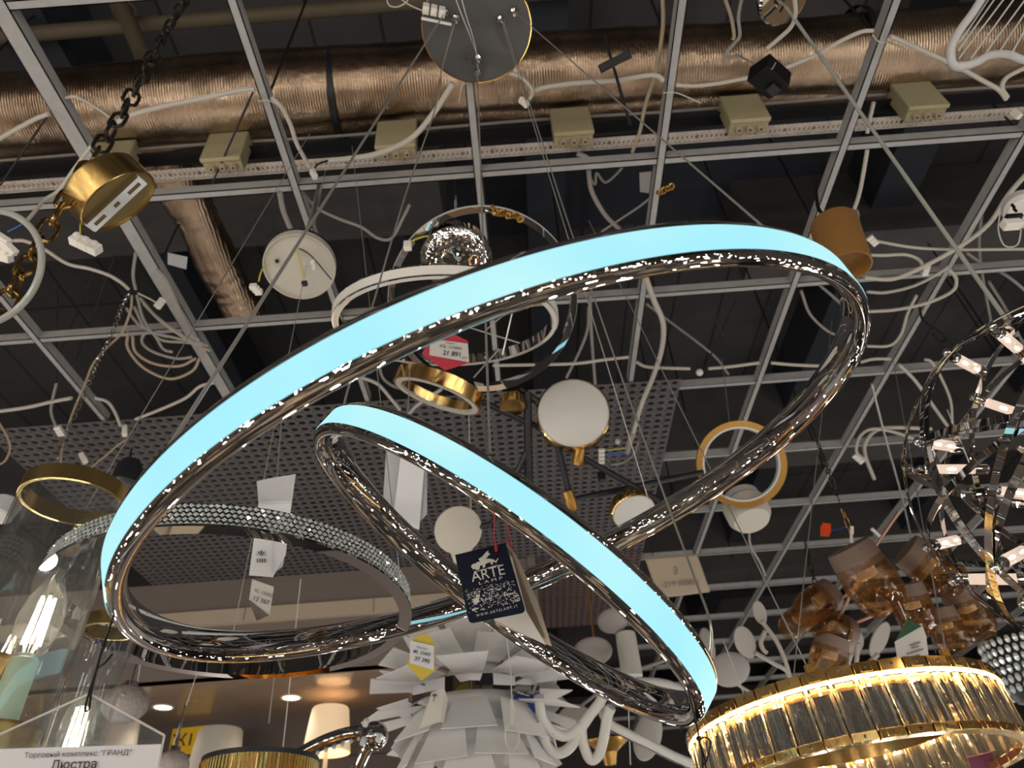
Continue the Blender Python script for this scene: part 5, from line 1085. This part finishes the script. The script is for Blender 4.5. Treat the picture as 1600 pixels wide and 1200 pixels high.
for i, (a, b) in enumerate((((397, 140), (330, 290)), ((75, 180), (0, 290)), ((150, 420), (90, 560)), ((180, 400), (120, 560)), ((1090, 440), (1165, 600)), ((1150, 470), (1080, 620)), ((90, 440), (88, 600)))):
    tag(MB().rod(H(*a, 2.1), H(*b, 2.02), .0035, 6).build('thin_cable', 'blackmetal'), 'thin dark cable stretched slanting above the grey ceiling grid', 'cable', 'dark cables above the grid')
# thin plumb wires of lamps in the back
for i, (a, b, d) in enumerate((((470, 905), (440, 1190), 2.6), ((430, 1045), (420, 1130), 2.6), ((222, 1020), (205, 1130), 2.6), ((310, 1045), (262, 1190), 2.6), ((1130, 1000), (1180, 1130), 2.4), ((980, 1060), (985, 1195), 2.4), ((1480, 640), (1530, 760), 2.4))):
    tag(MB().rod(P(*a, d), P(*b, d - .1), .0016, 6).build('plumb_wire', 'wire'), 'thin plumb wire of a hanging lamp in the back of the shop', 'wire', 'plumb wires in the back')
for i, (px, py, hh) in enumerate(((262, 408, 2.0),)):
    t = T('tape_label', 'small white label card stuck beside the foil branch duct', 'label', H(276, 408, 2.1))
    MB().slab([H(262, 395, 2.1), H(293, 402, 2.1), H(291, 421, 2.1), H(262, 413, 2.1)], .002).build('label_card', 'paper', t)

# cable ties, small cards and spare connectors
for lb, pts in (('thin white cable tie tail on the middle grid bar above the rail', ((1036, 145), (1056, 145), (1075, 152), (1095, 161))), ('thin white cable tie round the right grid bar under the foil duct', ((1363, 54), (1374, 66), (1388, 66), (1420, 79))), ('thin white cable tie on the left grid bar beside the foil duct', ((403, 158), (418, 157), (430, 162), (440, 170))), ('thin white cable tie hanging below the round chandelier canopy', ((730, 130), (722, 133), (719, 148), (717, 160)))):
    tag(MB().tube(smooth([H(x, y, 1.94) for x, y in pts], 4), .0018, 6).build('cable_tie', 'cable'), lb, 'cable tie')
tag(MB().tube(smooth([H(x, y, 1.91) for x, y in ((668, 20), (640, 8), (622, -4), (606, -2), (608, 8), (620, 11), (634, 4), (640, -8))], 6), .0018, 6).build('wire_lead', 'cable'), 'thin looping white lead left of the terminal block on the chandelier canopy', 'cable')
t = T('paper_card', 'small greyish card hanging behind the middle grid bar above the large ring', 'card', H(1006, 285, 2.2))
MB().slab([H(999, 270, 2.2), H(1018, 268, 2.2), H(1014, 302, 2.2), H(1000, 300, 2.2)], .002).build('card', 'dimwhite', t)
w = T('wire_connector', 'white wire connector at the left rim of the open white lamp canopy', 'connector', P(400, 452, 1.9))
for k in range(3): MB().box(P(396 + 4 * k, 448 + 4 * k, 1.9), (.02, .014, .016)).build('connector_block', 'conn', w, bevel=.002)
MB().tube(smooth([P(404, 440, 1.9), P(408, 425, 1.9), P(416, 412, 1.92)], 4), .0022, 6).build('earth_lead', 'yellowgreen', w)
t = T('dark_pendant', 'small black lamp cap hanging behind the brass rim of the glass cylinder', 'lamp', P(200, 738, 1.6))
MB().lathe(P(200, 738, 1.6), V((0, 0, 1)), [(0, .03), (.02, .03), (.028, .015), (.03, -.03), (.02, -.035), (0, -.035)], 28).build('lamp_cap', 'blackmetal', t)
MB().rod(P(200, 728, 1.6), P(206, 700, 1.62), .002, 6).build('cord', 'black', t)
# ------------------------------------------------------------------ light of the shop
def lamp(loc, e, col, r=.05, kind='POINT'):
    L = bpy.data.lights.new('shop_lamp', kind); L.energy = e; L.color = col
    if kind == 'POINT': L.shadow_soft_size = r
    o = bpy.data.objects.new('shop_lamp', L); o.location = loc; COL.objects.link(o); return o
rl2 = random.Random(11)
WARM = [(1, .78, .55), (1, .89, .76), (1, .96, .91), (.97, .99, 1), (.88, .94, 1)]
n = 0
for gx in range(-8, 9):
    for gy in range(-6, 10):
        x, y = gx * .72 + rl2.uniform(-.3, .3), gy * .70 + rl2.uniform(-.3, .3) - .2
        d = math.hypot(x, y)
        if d < .7: continue
        z = rl2.uniform(-.75, .3)
        if y > .2: z = min(z, .05 * y - .15)
        e = LAMP_E * rl2.choice((.25, .6, 1, 1, 2.0))
        lamp(rel(x, y, z), e, WARM[rl2.choice((0, 1, 2, 2, 3, 4))], rl2.choice((.012, .018, .03)))
for k in range(110):                                                # lamps hanging at head height behind the visitor
    a = rl2.uniform(-2.9, -.25); d = rl2.uniform(1.6, 5.2)
    lamp(rel(d * cos(a), d * sin(a), rl2.uniform(-.5, 1.3)), LAMP_E * rl2.choice((.1, .2, .5, .9)), WARM[rl2.choice((0, 0, 1, 1, 2, 3))], rl2.choice((.010, .016, .026, .04)))
for (px, py) in ((255, 1105), (455, 1090)):
    o = lamp(H(px, py, 1.30), 4.0, (1, .93, .72), .04, 'SPOT'); o.data.spot_size = radians(130); o.data.spot_blend = .8; o.data.shadow_soft_size = .04
for i in range(22):
    gu, gv, gn = basis(GN); a = 2 * pi * (i + .5) / 22; lamp(GC + (gu * cos(a) + gv * sin(a)) * (GR - .0222) - gn * .032, .14, (1, .68, .34), .0035)
cL = Y(517, 1140, UY + .42); lamp(cL, 2.0, (1, .66, .36), .03)
w = bpy.data.worlds.new('world'); SC.world = w; w.use_nodes = True
w.node_tree.nodes['Background'].inputs[0].default_value = (.75, .85, 1, 1); w.node_tree.nodes['Background'].inputs[1].default_value = .02
SC.view_settings.view_transform = 'Standard'; SC.view_settings.look = 'None'; SC.view_settings.gamma = 1; SC.view_settings.use_curve_mapping = False
SC.view_settings.exposure = EXPO
SC.cycles.use_denoising = True
SC.cycles.max_bounces = 9; SC.cycles.transmission_bounces = 8; SC.cycles.glossy_bounces = 5; SC.cycles.diffuse_bounces = 3; SC.cycles.transparent_max_bounces = 12
SC.cycles.sample_clamp_indirect = 8; SC.cycles.caustics_reflective = False; SC.cycles.caustics_refractive = False
